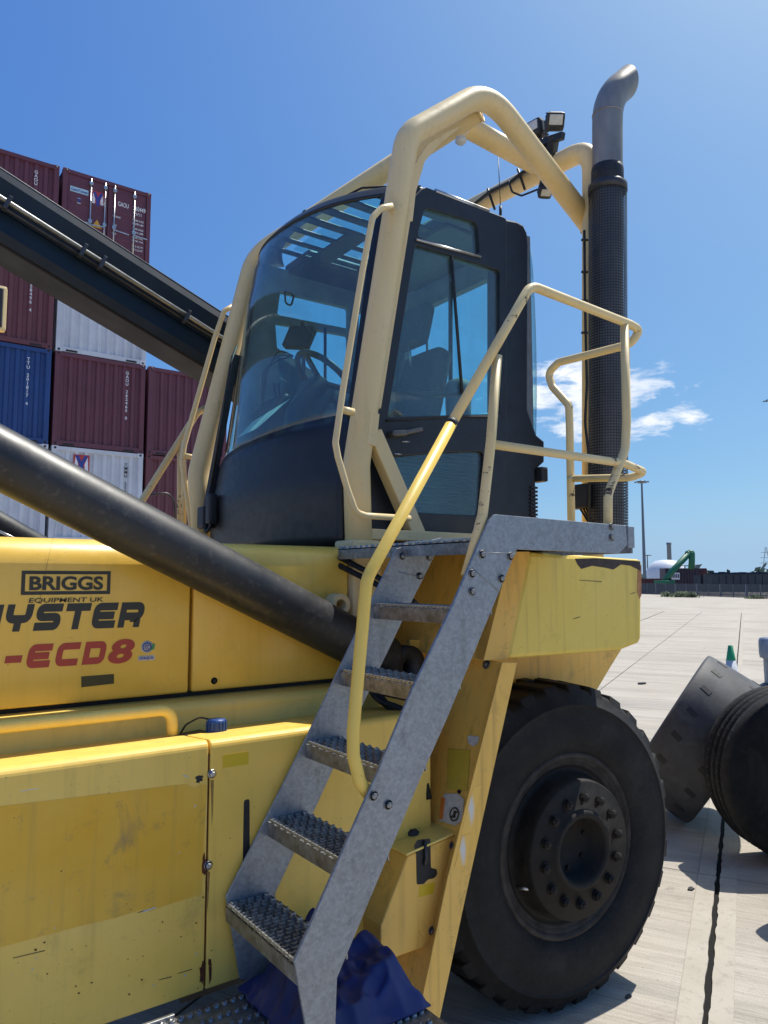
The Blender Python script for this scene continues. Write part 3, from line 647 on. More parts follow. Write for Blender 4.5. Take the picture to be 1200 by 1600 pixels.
# heavy slanted maker's name, built letter by letter
def word(glyphs, x0, x1, z0, z1, m, gap=.16, shear=.17, w=.30):
    h = z1 - z0; n = len(glyphs); tot = sum(g[1] for g in glyphs) + gap * (n - 1); sx = (x1 - x0 - shear * h) / (tot * h); x = 0
    for paths, gw in glyphs:
        mb = MB(); fr = ((x0 + x * h * sx, yl, z0), (h * sx, 0, 0), (0, 0, h))
        for q, (pth, cl) in enumerate(paths): stroke(mb, pth, w, fr, shear / sx, .0006 + .0003 * q, cl)
        mb.build('lettering', m, hood, smooth=False); x += gw + gap
a_ = .15
G = {'H': ([([(a_, 0), (a_, 1)], 0), ([(.95, 0), (.95, 1)], 0), ([(a_, .5), (.95, .5)], 0)], 1.1),
     'Y': ([(fil2([(a_, 1), (a_, .45), (.95, .45), (.95, 1)], .22), 0), ([(.55, .45), (.55, 0)], 0)], 1.1),
     'S': ([(fil2([(1.1, .85), (.15, .85), (.15, .5), (.95, .5), (.95, .15), (0, .15)], .2), 0)], 1.1),
     'T': ([([(0, .85), (1.1, .85)], 0), ([(.55, .85), (.55, 0)], 0)], 1.1),
     'E': ([(fil2([(1.1, .85), (.15, .85), (.15, .15), (1.1, .15)], .2), 0), ([(.2, .5), (1.0, .5)], 0)], 1.1),
     'R': ([([(a_, 0), (a_, 1)], 0), (fil2([(a_, .85), (1.02, .85), (1.02, .44), (a_, .44)], .2), 0), (fil2([(.55, .36), (.90, .36), (.90, 0)], .1), 0)], 1.15),
     'C': ([(fil2([(1.1, .85), (.15, .85), (.15, .15), (1.1, .15)], .22), 0)], 1.1),
     'D': ([([(p.x, p.y) for p in fillet([(.5, .15, 0), (.15, .15, 0), (.15, .85, 0), (.95, .85, 0), (.95, .15, 0), (.5, .15, 0)], [0, 0, .22, .22], 5)], 0)], 1.1),
     '-': ([([(0, .42), (.75, .42)], 0)], .75),
     '8': ([([(.55 + .36 * math.cos(t_), .755 + .12 * math.sin(t_)) for t_ in [k * math.pi / 8 for k in range(16)]], 1), ([(.55 + .42 * math.cos(t_), .26 + .14 * math.sin(t_)) for t_ in [k * math.pi / 8 for k in range(16)]], 1)], 1.1)}
word([G[c] for c in 'HYSTER'], HP(-46, 970)[0], HP(227, 960)[0], HP(205, 981)[1] + .002, HP(210, 941)[1], BLACKPR)
text('8', HP(195, 1000)[1] - HP(190, 1034)[1], ((HP(169, 1020)[0], yl, HP(190, 1034)[1]), (1, 0, 0), (0, 0, 1)), REDPR, hood, 'lettering', .06, .2, HP(210, 1020)[0] - HP(169, 1020)[0])
word([G[c] for c in '-ECD'], HP(5, 1028)[0], HP(168, 1020)[0], HP(190, 1035)[1], HP(195, 1000)[1], REDPR, .24)
mb = MB(); p = on(230, 1011, Y=yl); mb.lathe(p, (0, -1, 0), [(0, 0), (.021, 0), (.021, -.0006), (0, -.0006)], 20); bd = mb.build('round_badge', STICK, hood)
mb = MB(); mb.lathe(p - Vector((.001, .0012, 0)), (0, -1, 0), [(.012, 0), (.016, 0), (.016, .0004), (.012, .0004)], 20, True); mb.build('badge_ring', BLUEB, bd)
for k in range(7): mb = MB(); mb.lathe(p + Vector((.007 * math.cos(k * .9) * (k > 0) - .001, -.0012, .007 * math.sin(k * .9) * (k > 0))), (0, -1, 0), [(0, 0), (.0024, 0), (.0024, .0003)], 8); mb.build('badge_dot', BLUEB, bd)
mb = MB(); mb.prism([p + Vector((.012, -.0014, -.012)), p + Vector((.024, -.0014, -.008)), p + Vector((.026, -.0014, .012)), p + Vector((.018, -.0014, .008))], (0, .0004, 0)); mb.build('badge_leaf', GREENPR, bd, smooth=False)
p = on(229, 1028, Y=yl); mb = MB(); mb.span(p + Vector((-.028, -.0004, -.008)), p + Vector((.028, .0004, .008))); bd2 = mb.build('stage_badge', STICK, hood, smooth=False)
text('STAGE IV', .009, (p + Vector((-.024, -.0006, -.0045)), (1, 0, 0), (0, 0, 1)), BLUEB, bd2, 'lettering', .02, .15, .048)
plate([loop_px([(127, 1057), (178, 1053), (178, 1068), (127, 1074)], Y=YH)], YF(YH - .0012), .0008, 'latch_recess', plain('dark_olive_recess', (.07, .055, .012), .6), hood)

# ---- sill under the hood and the side box with its dusty ledge
mb = MB(); pr = [(2.43, 1.272), (2.44, 1.335)] + [(2.47 - .03 * math.cos(k * math.pi / 12), 1.345 + .03 * math.sin(k * math.pi / 12)) for k in range(7)] + [(2.66, 1.376), (2.66, 1.25), (2.43, 1.25)]
mb.prism([(-1.4, y, z) for y, z in pr], (3.3, 0, 0)); mb.build('sill', Y_SILL, M, bevel=.003)
xj = on(325, 1300, Y=YBX).x; ZB0, ZB1 = .607, 1.311
box = empty('side_box', (.6, YBX, ZB0), M)
for (xa, xb) in ((-1.4, xj - .003), (xj + .003, 1.75)):
    mb = MB(); rad = .022; pr = [(YBX, ZB0), (YBX, ZB1 - rad)] + [(YBX + rad - rad * math.cos(a), ZB1 - rad + rad * math.sin(a)) for a in [k * math.pi / 10 for k in range(1, 6)]] + [(YBX + .33, ZB1 - .03), (YBX + .33, ZB0)]
    mb.prism([(xa, y, z) for y, z in pr], (xb - xa, 0, 0)); o = mb.build('box_panel', Y_BOX, box, smooth=False, bevel=.004)
mb = MB(); mb.span((-1.4, YBX + .006, ZB0 + .01), (1.7, YBX + .05, ZB1 - .04)); mb.build('panel_gap', RUST, box, smooth=False)
mb = MB(); mb.prism([(-1.4, YBX + .03, ZB1 - .006), (-1.4, 2.45, ZB1 - .034), (-1.4, 2.45, ZB1 - .05), (-1.4, YBX + .03, ZB1 - .03)], (3.1, 0, 0)); mb.build('ledge', Y_LEDGE, box, smooth=False)
# worn decal band, torn along its lower edge
rr_ = random.Random(11)
lo = [on(x, y, Y=YBX) for x, y in ((315, 1397), (250, 1417), (232, 1424), (228, 1419), (180, 1434), (120, 1448), (60, 1464), (0, 1480), (-120, 1512), (-420, 1590))]
up_ = [on(x, y, Y=YBX) for x, y in ((-420, 1316), (-120, 1278), (0, 1260), (100, 1248), (200, 1236), (290, 1225), (304, 1232), (312, 1226), (322, 1226))]
plate([[(p.x, p.z) for p in lo[::-1] + up_[::-1]]], YF(YBX - .0010), .0008, 'decal_band', Y_DECAL, box)
plate([loop_px([(348, 1180), (388, 1174), (388, 1194), (348, 1200)], Y=YBX)], YF(YBX - .0008), .0007, 'decal_patch', paint('yellow_sticker', (.68, .45, .01), (.70, .48, .03), .4, .2, .1), box)
plate([round_loop(loop_px([(381, 1250), (390, 1248), (390, 1352), (379, 1356)], Y=YBX), .012)], YF(YBX - .0006), .001, 'slot', HOSEM, box)
for (x, y) in ((331, 1209), (325, 1352)): screw(on(x, y, Y=YBX), (0, -1, 0), box, .009, BRIGHT)
def blot(x, y, rx, ry, m, parent, Yp, seed, name='rust_patch', n=16):
    r_ = random.Random(seed); c = on(x, y, Y=Yp); lp = []
    for k in range(n): a = 2 * math.pi * k / n; q = r_.uniform(.55, 1.1); lp.append((c.x + rx * q * math.cos(a), c.z + ry * q * math.sin(a)))
    plate([lp], YF(Yp - .0014 - seed * .00002), .0008, name, m, parent)
blot(311, 1217, .014, .013, HOSEM, box, YBX, 1); blot(319, 1352, .009, .036, RUST, box, YBX, 2); blot(316, 1518, .010, .034, RUST, box, YBX, 3); blot(328, 1505, .006, .018, RUST, box, YBX, 4)
RSTREAK = plain('thin_rust_streak', (.34, .19, .05), .6, 0, .35, .3, 30)
plate([loop_px([(329, 1219), (334, 1219), (333, 1262), (331, 1290)], Y=YBX)], YF(YBX - .0007), .0006, 'rust_streak', RSTREAK, box)
plate([loop_px([(323, 1362), (328, 1362), (326, 1400), (324, 1425)], Y=YBX)], YF(YBX - .0007), .0006, 'rust_streak', RSTREAK, box)
plate([loop_px([(326, 1512), (331, 1510), (330, 1530), (327, 1538)], Y=YBX)], YF(YBX - .0007), .0006, 'rust_streak', RUST, box)
for k, (x, y, x2, y2) in enumerate(((20, 1497, 70, 1485), (215, 1426, 240, 1418), (278, 1521, 300, 1514), (248, 1531, 268, 1526))):
    a = on(x, y, Y=YBX); b = on(x2, y2, Y=YBX); plate([[(a.x, a.z - .0008), (b.x, b.z - .0012), (b.x, b.z + .0008), (a.x, a.z + .0006)]], YF(YBX - .0009), .0005, 'scratch', BLACKPR, box)
for k, (x, y, x2, y2, h_) in enumerate(((222, 1424, 243, 1418, .0035), (285, 1211, 294, 1214, .002), (276, 1334, 282, 1331, .002), (30, 1236, 60, 1232, .0015))):
    a = on(x, y, Y=YBX); b = on(x2, y2, Y=YBX); plate([[(a.x, a.z - h_), (b.x, b.z - h_ * .4), (b.x + .002, b.z + h_ * .6), (a.x + .004, a.z + h_ * .3)]], YF(YBX - .0012), .0006, 'bare_scrape', STICK, box)
rq = random.Random(21)
for k in range(34):                                  # small stone chips, denser towards the lower edge
    x = rq.uniform(5, 318); y = 1560 - abs(rq.gauss(0, 120)); lo_ = 1645 - x * .33
    if y > lo_ - 12 or y < 1215: continue
    c = on(x, y, Y=YBX); r_ = rq.uniform(.0012, .0034); lp = [(c.x + r_ * rq.uniform(.5, 1.6) * math.cos(q), c.z + r_ * rq.uniform(.5, 1.1) * math.sin(q)) for q in [i * .9 for i in range(7)]]
    plate([lp], YF(YBX - .0013), .0005, 'paint_chip', RUST if k % 3 else STICK, box)
# grab bar on the ledge, blue cap with its strap
zt = 1.375
p1 = on(268, 1150, Z=1.29); T(fillet([(-1.4, p1.y, zt + .002), (p1.x, p1.y, zt), (p1.x + .002, p1.y, 1.28)], .05), .0185, 'ledge_grab_bar', Y_SILL, M, 16)
p = on(338, 1146, Z=1.287)
capo = MB(); capo.lathe(p, (0, 0, 1), [(0, 0), (.031, 0), (.032, .006), (.030, .04), (.028, .046), (0, .047)], 20)
for k in range(16): a = k * math.pi / 8; capo.box(p + Vector((.031 * math.cos(a), .031 * math.sin(a), .024)), (.006, .005, .032), Matrix.Rotation(a, 3, 'Z'))
cp = capo.build('filler_cap', CAPB, M, 'blue filler cap on a black strap')
MB().tube(fillet([p + Vector((-.015, .01, .044)), p + Vector((-.05, .02, .055)), p + Vector((-.085, .05, .03)), p + Vector((-.10, .06, .0))], .03), .003, 6).build('cap_strap', HOSEM, cp)
mb = MB(); mb.lathe(p - Vector((0, 0, .004)), (0, 0, 1), [(0, 0), (.042, 0), (.042, .004), (0, .0045)], 18); mb.build('filler_neck', RUST, cp)
blot2 = MB(); q = on(300, 1146, Z=1.292); blot2.box(q + Vector((0, 0, .001)), (.10, .05, .002), Matrix.Rotation(.3, 3, 'Z')); blot2.build('oil_stain', plain('oily_dirt', (.05, .035, .015), .5, 0, .4), box, smooth=False)

# ---- running board with its open grip pattern
rb = MB(); zr = .575; rb.span((-1.3, 1.62, zr - .05), (1.40, YBX - .018, zr)); board = rb.build('running_board', TREADM, M, bevel=.004, smooth=False)
gm = MB()
for i in range(61):
    for j in range(9):
        x = -.2 + i * .026 + (.013 if j % 2 else 0); y = 1.66 + j * .052
        gm.lathe((x, y, zr), (0, 0, 1), [(.010, 0), (.0085, .007), (.006, .0075), (.005, .0015)], 6)
gm.build('grip_teeth', TREADM, board, kind='stuff')
mb = MB(); mb.span((-1.3, YBX - .034, zr), (on(273, 1575, Y=YBX - .03).x, YBX - .022, zr + .014)); mb.build('board_edge', BRIGHT, board, smooth=False, bevel=.002)

# ---- galvanised steps
stair = empty('staircase', (1.25, 1.88, .6), M)
outer = [(430, 1572), (460, 1502), (593, 1200), (643, 1080), (708, 945), (750, 842), (772, 804), (978, 821), (980, 851), (968, 865), (808, 858.5), (780, 925), (700, 1120), (657, 1217), (527, 1528), (523, 1640), (482, 1640)]
outer = [(477, 1600), (460, 1502), (593, 1200), (643, 1080), (708, 945), (750, 845), (765, 812), (773, 803.5), (978, 821), (980, 851), (968, 865), (808, 858.5), (780, 925), (700, 1120), (657, 1217), (527, 1528), (521, 1700), (489, 1700)]
so = plate([loop_px(outer, Y=YO)], YF(YO), .010, 'stringer', GALV, stair, .002)
inner = [(375, 1530), (353, 1402), (430, 1250), (480, 1150), (538, 1028), (583, 933), (620, 857), (690, 840), (682, 863), (647, 933), (598, 1035), (527, 1188), (493, 1263), (432, 1392), (420, 1440), (425, 1540)]
si = plate([loop_px(inner, Y=YI)], YF(YI), .008, 'stringer', GALV, stair, .002)
def wl(x1, y1, x2, y2, Yp, par): a = on(x1, y1, Y=Yp); b = on(x2, y2, Y=Yp); MB().tube([a - Vector((0, .0005, 0)), b - Vector((0, .0005, 0))], .0022, 6).build('weld_seam', GALV, par)
wl(752, 863, 806, 865, YO, so); wl(738, 888, 780, 924, YO, so); wl(622, 893, 662, 904, YI, si)
for (x, y) in ((737, 896), (737, 924), (753, 866), (797, 869), (783, 904), (583, 1243), (606, 1257), (955, 823), (955, 840)): screw(on(x, y, Y=YO), (0, -1, 0), so, .009)
for (x, y) in ((628, 869), (670, 871), (655, 900)): screw(on(x, y, Y=YI), (0, -1, 0), si, .009)
TR = [(.95 + .1318 * k, .839 + .2154 * k) for k in range(6)]
def tread_mesh(dep, wid):
    mb = MB(); mb.span((0, 0, -.046), (.004, wid, -.004)); mb.span((0, 0, -.008), (dep, wid, -.004)); mb.span((dep - .004, 0, -.02), (dep, wid, -.004))
    n = int(wid / .019)
    for i in range(n):                                    # rows of raised, saw-edged ridges from front to back
        y = (i + .5) * wid / n; k = max(5, int(dep / .030)); w = wid / n * .30
        for j in range(k):
            x = (j + (.35 if i % 2 else 0)) * dep / (k + .35); L = dep / k * .80; a = Vector((x, y, -.004))
            P = [[mb.bm.verts.new(a + Vector((L * u, sg * w * f, z))) for sg in (-1, 1)] for u, z, f in ((0, 0, 1), (.12, .010, .7), (.5, .0075, .7), (.86, .010, .7), (1, 0, 1))]
            for p, q in zip(P[:-1], P[1:]): mb.bm.faces.new((p[0], q[0], q[1], p[1]))
            for e in (0, 1):
                b0_ = [mb.bm.verts.new(a + Vector((L * u, (-1 if e == 0 else 1) * w, 0))) for u in (.12, .5, .86)]
                mb.bm.faces.new((P[0][e], b0_[0], P[1][e])); mb.bm.faces.new((P[1][e], b0_[0], b0_[1], P[2][e])); mb.bm.faces.new((P[2][e], b0_[1], b0_[2], P[3][e])); mb.bm.faces.new((P[3][e], b0_[2], P[4][e]))
    return mb
tw = YI - YO - .014
tm = None
for k, (x, z) in enumerate(TR[:5]):
    c = Vector((x, YO + .011, z))
    if tm is None:
        o = tread_mesh(.142, tw); 
        for v in o.bm.verts: v.co += c
        o = o.build('tread', TREADM, stair, smooth=False); tm = o.data; off = WLOC[o.name] - c
    else: link('tread', tm, c + off, stair)
    nm = MB(); ii = 22
    for i in range(ii): y = YO + .02 + (tw - .02) * (i + .5) / ii; nm.box((x + .003, y, z + .004), (.006, tw / ii * .72, .007), None, .0015)
    nm.build('nosing_teeth', BRIGHT, stair, smooth=False)
# platform behind the top nosing
pl = tread_mesh(.64, 2.52 - YO); c = Vector((TR[5][0], YO + .012, TR[5][1]))
for v in pl.bm.verts: v.co += c
pl.build('platform', TREADM, M, smooth=False)
nm = MB()
for i in range(22): y = YO + .02 + (tw - .02) * (i + .5) / 22; nm.box((c.x + .003, y, c.z + .004), (.006, tw / 22 * .72, .007), None, .0015)
nm.build('nosing_teeth', BRIGHT, stair, smooth=False)
# return plate at the rear end of the kick plate
a = on(979, 822, Y=YO + .02); mb = MB(); mb.span((a.x - .002, YO + .012, on(985, 856, Y=YO + .02).z), (a.x + .035, YO + .02, a.z - .002)); mb.build('kick_plate_return', GALV, M, smooth=False, bevel=.001)
mb = MB(); mb.span((a.x + .027, YO + .021, a.z - .10), (a.x + .035, 2.3, a.z - .002)); mb.build('rear_kick_plate', GALV, M, smooth=False)

# ---- handrails
rail = empty('handrail', (1.6, 1.68, 1.2), M); YR = 1.68
P2 = lambda pts: px(pts, Y=YR)
T(fillet(P2([(580, 1246), (562, 1222), (552, 1180), (552, 1140), (573, 905), (706, 661)]), [.06, .06, .06, .10]), .0175, 'rail_sleeve', Y_SLEEVE, rail, 16)
MB().tube(P2([(704, 664), (708, 657)]), .0178, 16).build('sleeve_end', HOSEM, rail)
XR = 2.43
top_path = P2([(706, 661), (829, 446), (985, 507)]) + [Vector((XR + .03, YR, on(1000, 516, Y=YR).z)), on(985, 538, X=XR), on(873, 566, X=XR), on(856, 583, X=XR), on(863, 604, X=XR), on(889, 633, X=XR), on(890, 660, X=XR), on(893, 830, X=XR)]
T(fillet(top_path, [.07, .12, .05, .06, .05, .06, .06, .05, .06]), .0165, 'top_rail', Y_RAIL, rail, 14)
T(fillet(P2([(976, 508), (979, 660), (977, 702), (950, 772), (950, 830)]), [.1, .1, .08]), .0165, 'rail_post', Y_RAIL, rail)
T(fillet(P2([(777, 556), (767, 690), (754, 804), (728, 900)]), [.2, .12]), .0165, 'rail_post', Y_RAIL, rail)
mid = P2([(768, 694), (975, 724)]) + [Vector((XR + .03, YR, on(1003, 737, Y=YR).z)), on(987, 746, X=XR), on(894, 748, X=XR)]
T(fillet(mid, [.1, .04, .04]), .0150, 'mid_rail', Y_RAIL, rail)
mb = MB(); mb.tube(px([(893, 745), (893, 752)], X=XR), .02, 10); mb.build('rail_joint', Y_RAIL, rail)
# little junction box by the stack
mb = MB(); a = on(908, 776, X=3.15); mb.box(a, (.06, .12, .13), None, .008); jb = mb.build('junction_box', BLACKPL, M, smooth=False)
for k in range(3): MB().tube(fillet([a + Vector((0, -.03 + .02 * k, -.06)), a + Vector((.02, -.05, -.13 - .02 * k)), a + Vector((.06, -.02, -.3))], .05), .006, 6).build('cable', HOSEM, jb)

# ---- roll frame
YN = 2.58; fr_ = empty('roll_frame', (2.3, 3.2, 1.9), M); RT_ = .058
T(fillet(px([(563, 940), (557, 725), (636, 212), (760, 141.5), (925, 357)], Y=YN), [.3, .22, .26], 10), RT_, 'frame_tube', Y_TUBE, fr_, 24)
gp_ = loop_px([(622, 305), (655, 245), (668, 225), (700, 205), (722, 196), (690, 222), (664, 252), (650, 300), (645, 345), (636, 345)], Y=YN + .02)
plate([gp_], YF(YN + .02), .012, 'gusset', Y_TUBE, fr_, .002)
mb = MB(); mb.bar(on(634, 330, Y=YN + .05), on(585, 640, Y=YN + .05), .02, .075, (0, 1, 0), .003); mb.build('post_strip', Y_TUBE, fr_, smooth=False)
far0 = [on(320, 890, Y=3.95), on(309, 742, Y=3.95), on(398, 400, Y=3.95), on(748, 172, Y=2.66)]
T(fillet(far0, [.3, .2], 10), RT_, 'frame_tube', Y_TUBE, fr_, 24)
T(px([(728, 197), (846, 262)], Y=2.88), RT_, 'frame_tube', Y_TUBE, fr_, 24)
XB = 3.28
T(fillet(px([(926, 900), (926, 236), (885, 252), (795, 298), (640, 376)], X=XB)[:1] + [on(926, 228, X=XB)] + px([(640, 374)], X=XB), .16, 10), RT_, 'frame_tube', Y_TUBE, fr_, 24)
for p_, d_ in ((on(748, 172, Y=2.66), far0[3] - far0[2]), (on(842, 260, Y=2.88), (1, 0, 0)), (on(922, 352, Y=YN), on(925, 357, Y=YN) - on(760, 141.5, Y=YN))):
    d_ = Vector(d_).normalized(); x_ = d_.orthogonal().normalized(); y_ = d_.cross(x_); mb = MB(); mb.tube([p_ + (x_ * math.cos(a) + y_ * math.sin(a)) * (RT_ + .002) for a in [k * math.pi / 14 for k in range(29)]], .006, 6, False); mb.build('weld_bead', Y_TUBE, fr_)
# post foot, brace and beam
a = on(563, 880, Y=YN - .02); mb = MB(); mb.span((a.x - .075, YN - .075, on(563, 985, Y=YN).z), (a.x + .075, YN + .07, on(563, 845, Y=YN).z)); mb.build('post_foot', Y_TUBE, fr_, smooth=False, bevel=.012)
mb = MB(); mb.bar(on(581, 676, Y=YN), on(651, 838, Y=YN), .07, .062, (0, 1, 0)); mb.build('brace', Y_TUBE, fr_, smooth=False, bevel=.005)
a = on(579, 826, Y=YN - .03); b = on(760, 850, Y=YN - .03); mb = MB(); mb.span((a.x, YN - .04, b.z), (b.x + .4, YN + .03, a.z)); mb.build('side_beam', Y_TUBE, fr_, smooth=False, bevel=.005)
mb = MB(); mb.bar(on(584, 645, Y=YN - .05), on(579, 696, Y=YN - .05), .05, .02, (0, 1, 0)); mb.build('hinge_plate', Y_TUBE, fr_, smooth=False, bevel=.003)
mb = MB(); mb.lathe(on(527, 945, Y=2.50), (0, -1, 0), [(.045, -.06), (.045, .03), (.022, .03), (.022, -.06)], 24, True); mb.build('lifting_lug', Y_TUBE, fr_, bevel=.003)
ghp = px([(612, 322), (596, 325), (582, 340), (566, 425), (536, 608), (524, 692), (528, 714), (543, 765), (556, 801), (572, 806), (640, 810)], Y=2.46)
gh = T(fillet(ghp, .05, 4), .0135, 'grab_handle', Y_TUBE, fr_, 12)
MB().tube(px([(533, 640), (552, 644)], Y=2.47), .016, 8).build('handle_standoff', Y_TUBE, gh)
MB().tube([on(608, 322, Y=2.46), on(612, 324, Y=2.56)], .013, 8).build('handle_standoff', Y_TUBE, gh)
for (x, y, r0) in ((592, 494, .0), (606, 496, .3)):
    pass
# far side handrails
YFAR = 4.06
T(fillet(px([(366, 477), (350, 486), (335, 530), (288, 695), (284, 720), (296, 800), (305, 870)], Y=YFAR), .06, 4), .0155, 'far_grab_handle', Y_TUBE, fr_, 12)
MB().tube(px([(288, 712), (310, 716)], Y=YFAR), .016, 8).build('handle_standoff', Y_TUBE, fr_)
T(fillet(px([(322, 637), (308, 645), (222, 782), (180, 850)], Y=4.5), .08), .0215, 'far_handrail', Y_RAIL, rail, 12)
T(px([(281, 690), (281, 850)], Y=4.5), .018, 'far_rail_post', Y_RAIL, rail, 10); T(px([(287, 690), (287, 850)], Y=4.3), .016, 'far_rail_post', Y_RAIL, rail, 10)
T(px([(284, 777), (318, 777)], Y=4.3), .018, 'far_rail_bar', Y_RAIL, rail, 10)
T(fillet(px([(225, 774), (262, 770), (272, 782), (276, 840)], Y=5.2), .06), .008, 'far_thin_hoop', STEELD, rail, 8)

# ---- working lamps, aerial and cables on the rear bar
def work_lamp(c, fwd, name='work_lamp', s=1.0):
    fwd = Vector(fwd).normalized(); x = UPZ.cross(fwd).normalized(); y = fwd.cross(x); Mx = Matrix((x, y, fwd)).transposed()
    o = MB(); o.box(c, (.112 * s, .105 * s, .06 * s), Mx, .024)
    for k in range(6): o.box(c - fwd * .05 * s + y * (-.045 + k * .018) * s, (.085 * s, .006 * s, .06 * s), Mx)
    o = o.build(name, BLACKPL, M, 'black work lamp with a pale lens on the rear frame bar')
    mb = MB(); mb.box(c + fwd * .027 * s + y * .01 * s, (.078 * s, .056 * s, .012 * s), Mx, .005); mb.build('lens', LENSM, o); return o
L1 = on(867, 190, X=3.22); l1 = work_lamp(L1, (-.45, -.65, -.5)); L2 = on(836, 202, X=3.22); l2 = work_lamp(L2, (-1, -.1, -.1))
mb = MB(); b0 = on(862, 238, X=3.25); mb.bar(b0, on(866, 212, X=3.22), .05, .05, (0, 1, 0), .006); mb.bar(b0, on(840, 218, X=3.24), .03, .05, (0, 1, 0), .004); mb.bar(on(850, 222, X=3.22), on(880, 212, X=3.22), .03, .04, (0, 1, 0)); mb.bar(b0, on(856, 262, X=3.26), .09, .09, (0, 1, 0), .01); mb.build('lamp_bracket', BLACKPL, M, smooth=False)
L3 = on(852, 300, X=3.2); work_lamp(L3, (-.3, -.5, -1), s=.75)
T(fillet(px([(680, 356), (740, 320), (765, 300), (800, 283), (818, 268), (835, 262)], X=3.20), .1), .011, 'wire_loom', HOSEM)
T(fillet(px([(795, 283), (800, 300), (815, 306), (840, 296)], X=3.19), .05), .006, 'wire_loom', HOSEM)
for (x, y) in ((765, 303), (812, 272)): mb = MB(); mb.tube(px([(x - 3, y - 8), (x + 8, y + 24)], X=3.21), .008, 6); mb.build('cable_tie', HOSEM, M)
T(px([(778.5, 245), (782, 322)], Y=2.8), .0025, 'aerial_whip', STEELD, M, 6); MB().tube(px([(782, 322), (782, 336)], Y=2.8), .008, 8).build('aerial_base', BLACKPL, M)
mb = MB(); mb.lathe(on(720, 216, Y=2.72), (0, 0, -1), [(.028, 0), (.03, .02), (.018, .032), (0, .034)], 14); mb.build('marker_lamp', LENSM, M)

# ---- exhaust stack
ex = empty('exhaust_stack', (3.25, 2.45, 1.9), M)
e0, e1 = on(950, 850, X=3.25), on(949, 189, X=3.25); ea = (e1 - e0).normalized(); od = (RT * .85 + fh * .5).normalized()
bend = [e0, e1 - ea * .02]
for k in range(1, 9): a = k / 8 * R(50); bend.append(e1 + ea * .30 * math.sin(a) + od * .30 * (1 - math.cos(a)))
dl = (bend[-1] - bend[-2]).normalized(); bend.append(bend[-1] + dl * .03)
mb = MB(); mb.tube(bend, .0815, 28, False, [.0815 if (p - e0).dot(ea) > (g_len := (e1 - e0).length) * .84 else .0815 for p in bend]); 
tipv = [v for v in mb.bm.verts if (v.co - bend[-1]).dot(dl) > -.004]; sidev = dl.cross(ea.cross(od)).normalized(); sidev = sidev if sidev.dot(ea) > 0 else -sidev
for v in tipv: v.co += dl * (.035 + .045 * (v.co - bend[-1]).dot(sidev) / .0815)
mb.tube([p for p in bend[-5:-1]], .076, 28, False)
mb.build('exhaust_pipe', EXH, ex)
for v in []: pass
p = on(949, 180, X=3.25); MB().lathe(p, ea, [(.08, -.004), (.0828, -.004), (.0828, .004), (.08, .004)], 28).build('pipe_seam', EXH, ex)
pa, pb_ = on(949, 298, X=3.25), on(949, 262, X=3.25); MB().lathe(pa, ea, [(.0818, 0), (.0865, .005), (.0865, (pb_ - pa).length - .02), (.0835, (pb_ - pa).length), (.0815, (pb_ - pa).length)], 30).build('heat_band', plain('sooty_steel', (.035, .036, .04), .5, .5, .4), ex)
# perforated heat guard: sheet with real square holes
g0 = on(950.5, 845, X=3.25); g1 = on(949.3, 290, X=3.25); L = (g1 - g0).length; ax = (g1 - g0).normalized(); gx = ax.orthogonal().normalized(); gy = ax.cross(gx)
na, nz, gr = 44, 128, .101; mb = MB(); bm = mb.bm
def gpnt(u, v): a = 2 * math.pi * u / na; return g0 + ax * (L * v / nz) + (gx * math.cos(a) + gy * math.sin(a)) * gr
grid_ = [[bm.verts.new(gpnt(i, j)) for i in range(na)] for j in range(nz + 1)]
for j in range(nz):
    for i in range(na):
        o4 = [grid_[j][i], grid_[j][(i + 1) % na], grid_[j + 1][(i + 1) % na], grid_[j + 1][i]]; s = (i % na)
        h4 = [bm.verts.new(gpnt(i + a, j + b)) for a, b in ((.19, .19), (.81, .19), (.81, .81), (.19, .81))]
        for k in range(4): bm.faces.new((o4[k], o4[(k + 1) % 4], h4[(k + 1) % 4], h4[k]))
mb.build('perforated_guard', plain('dark_guard_steel', (.05, .052, .056), .5, .5, .3), ex, smooth=True)
MB().lathe(on(949.4, 294, X=3.25), ea, [(.1005, -.03), (.104, -.03), (.104, .012), (.084, .03)], 30).build('guard_cap', STEELD, ex)
T(fillet(px([(913, 360), (914, 470), (917, 600), (914, 660), (921, 720), (921, 830)], X=3.12), .3), .007, 'stack_cable', HOSEM, ex, 8)
for y in (375, 425, 470, 520): MB().tube(px([(909, y), (918, y)], X=3.11), .007, 6).build('cable_clip', HOSEM, ex)

# ---- fender box over the wheel, front guard plate
YFD = 2.0
sf = loop_px([(827, 862), (1004, 874), (1003, 1000), (998, 1006), (970, 1017), (792, 1030)], Y=YFD)
fen = MB(); pts = [Vector((a, YFD, b)) for a, b in sf]; fen.prism(pts, (0, .75, 0)); fender = fen.build('fender', Y_FENDER, M, bevel=.018, smooth=False)
blot_b = plate([loop_px([(898, 873), (930, 872), (960, 874), (1000, 877), (1001, 892), (985, 884), (970, 882), (958, 890), (945, 887), (925, 884), (908, 889), (902, 882)], Y=YFD)], YF(YFD - .0012), .0008, 'scraped_patch', plain('scraped_bare_metal', (.045, .03, .024), .6, 0, .5, .4, 40), fender)
ORR = plain('orange_rust_bloom', (.42, .20, .09), .7, 0, .3, .3, 30)
plate([loop_px([(996, 890), (1002, 882), (1002, 930), (999, 936), (995, 925)], Y=YFD)], YF(YFD - .0010), .0007, 'rust_patch', ORR, fender)
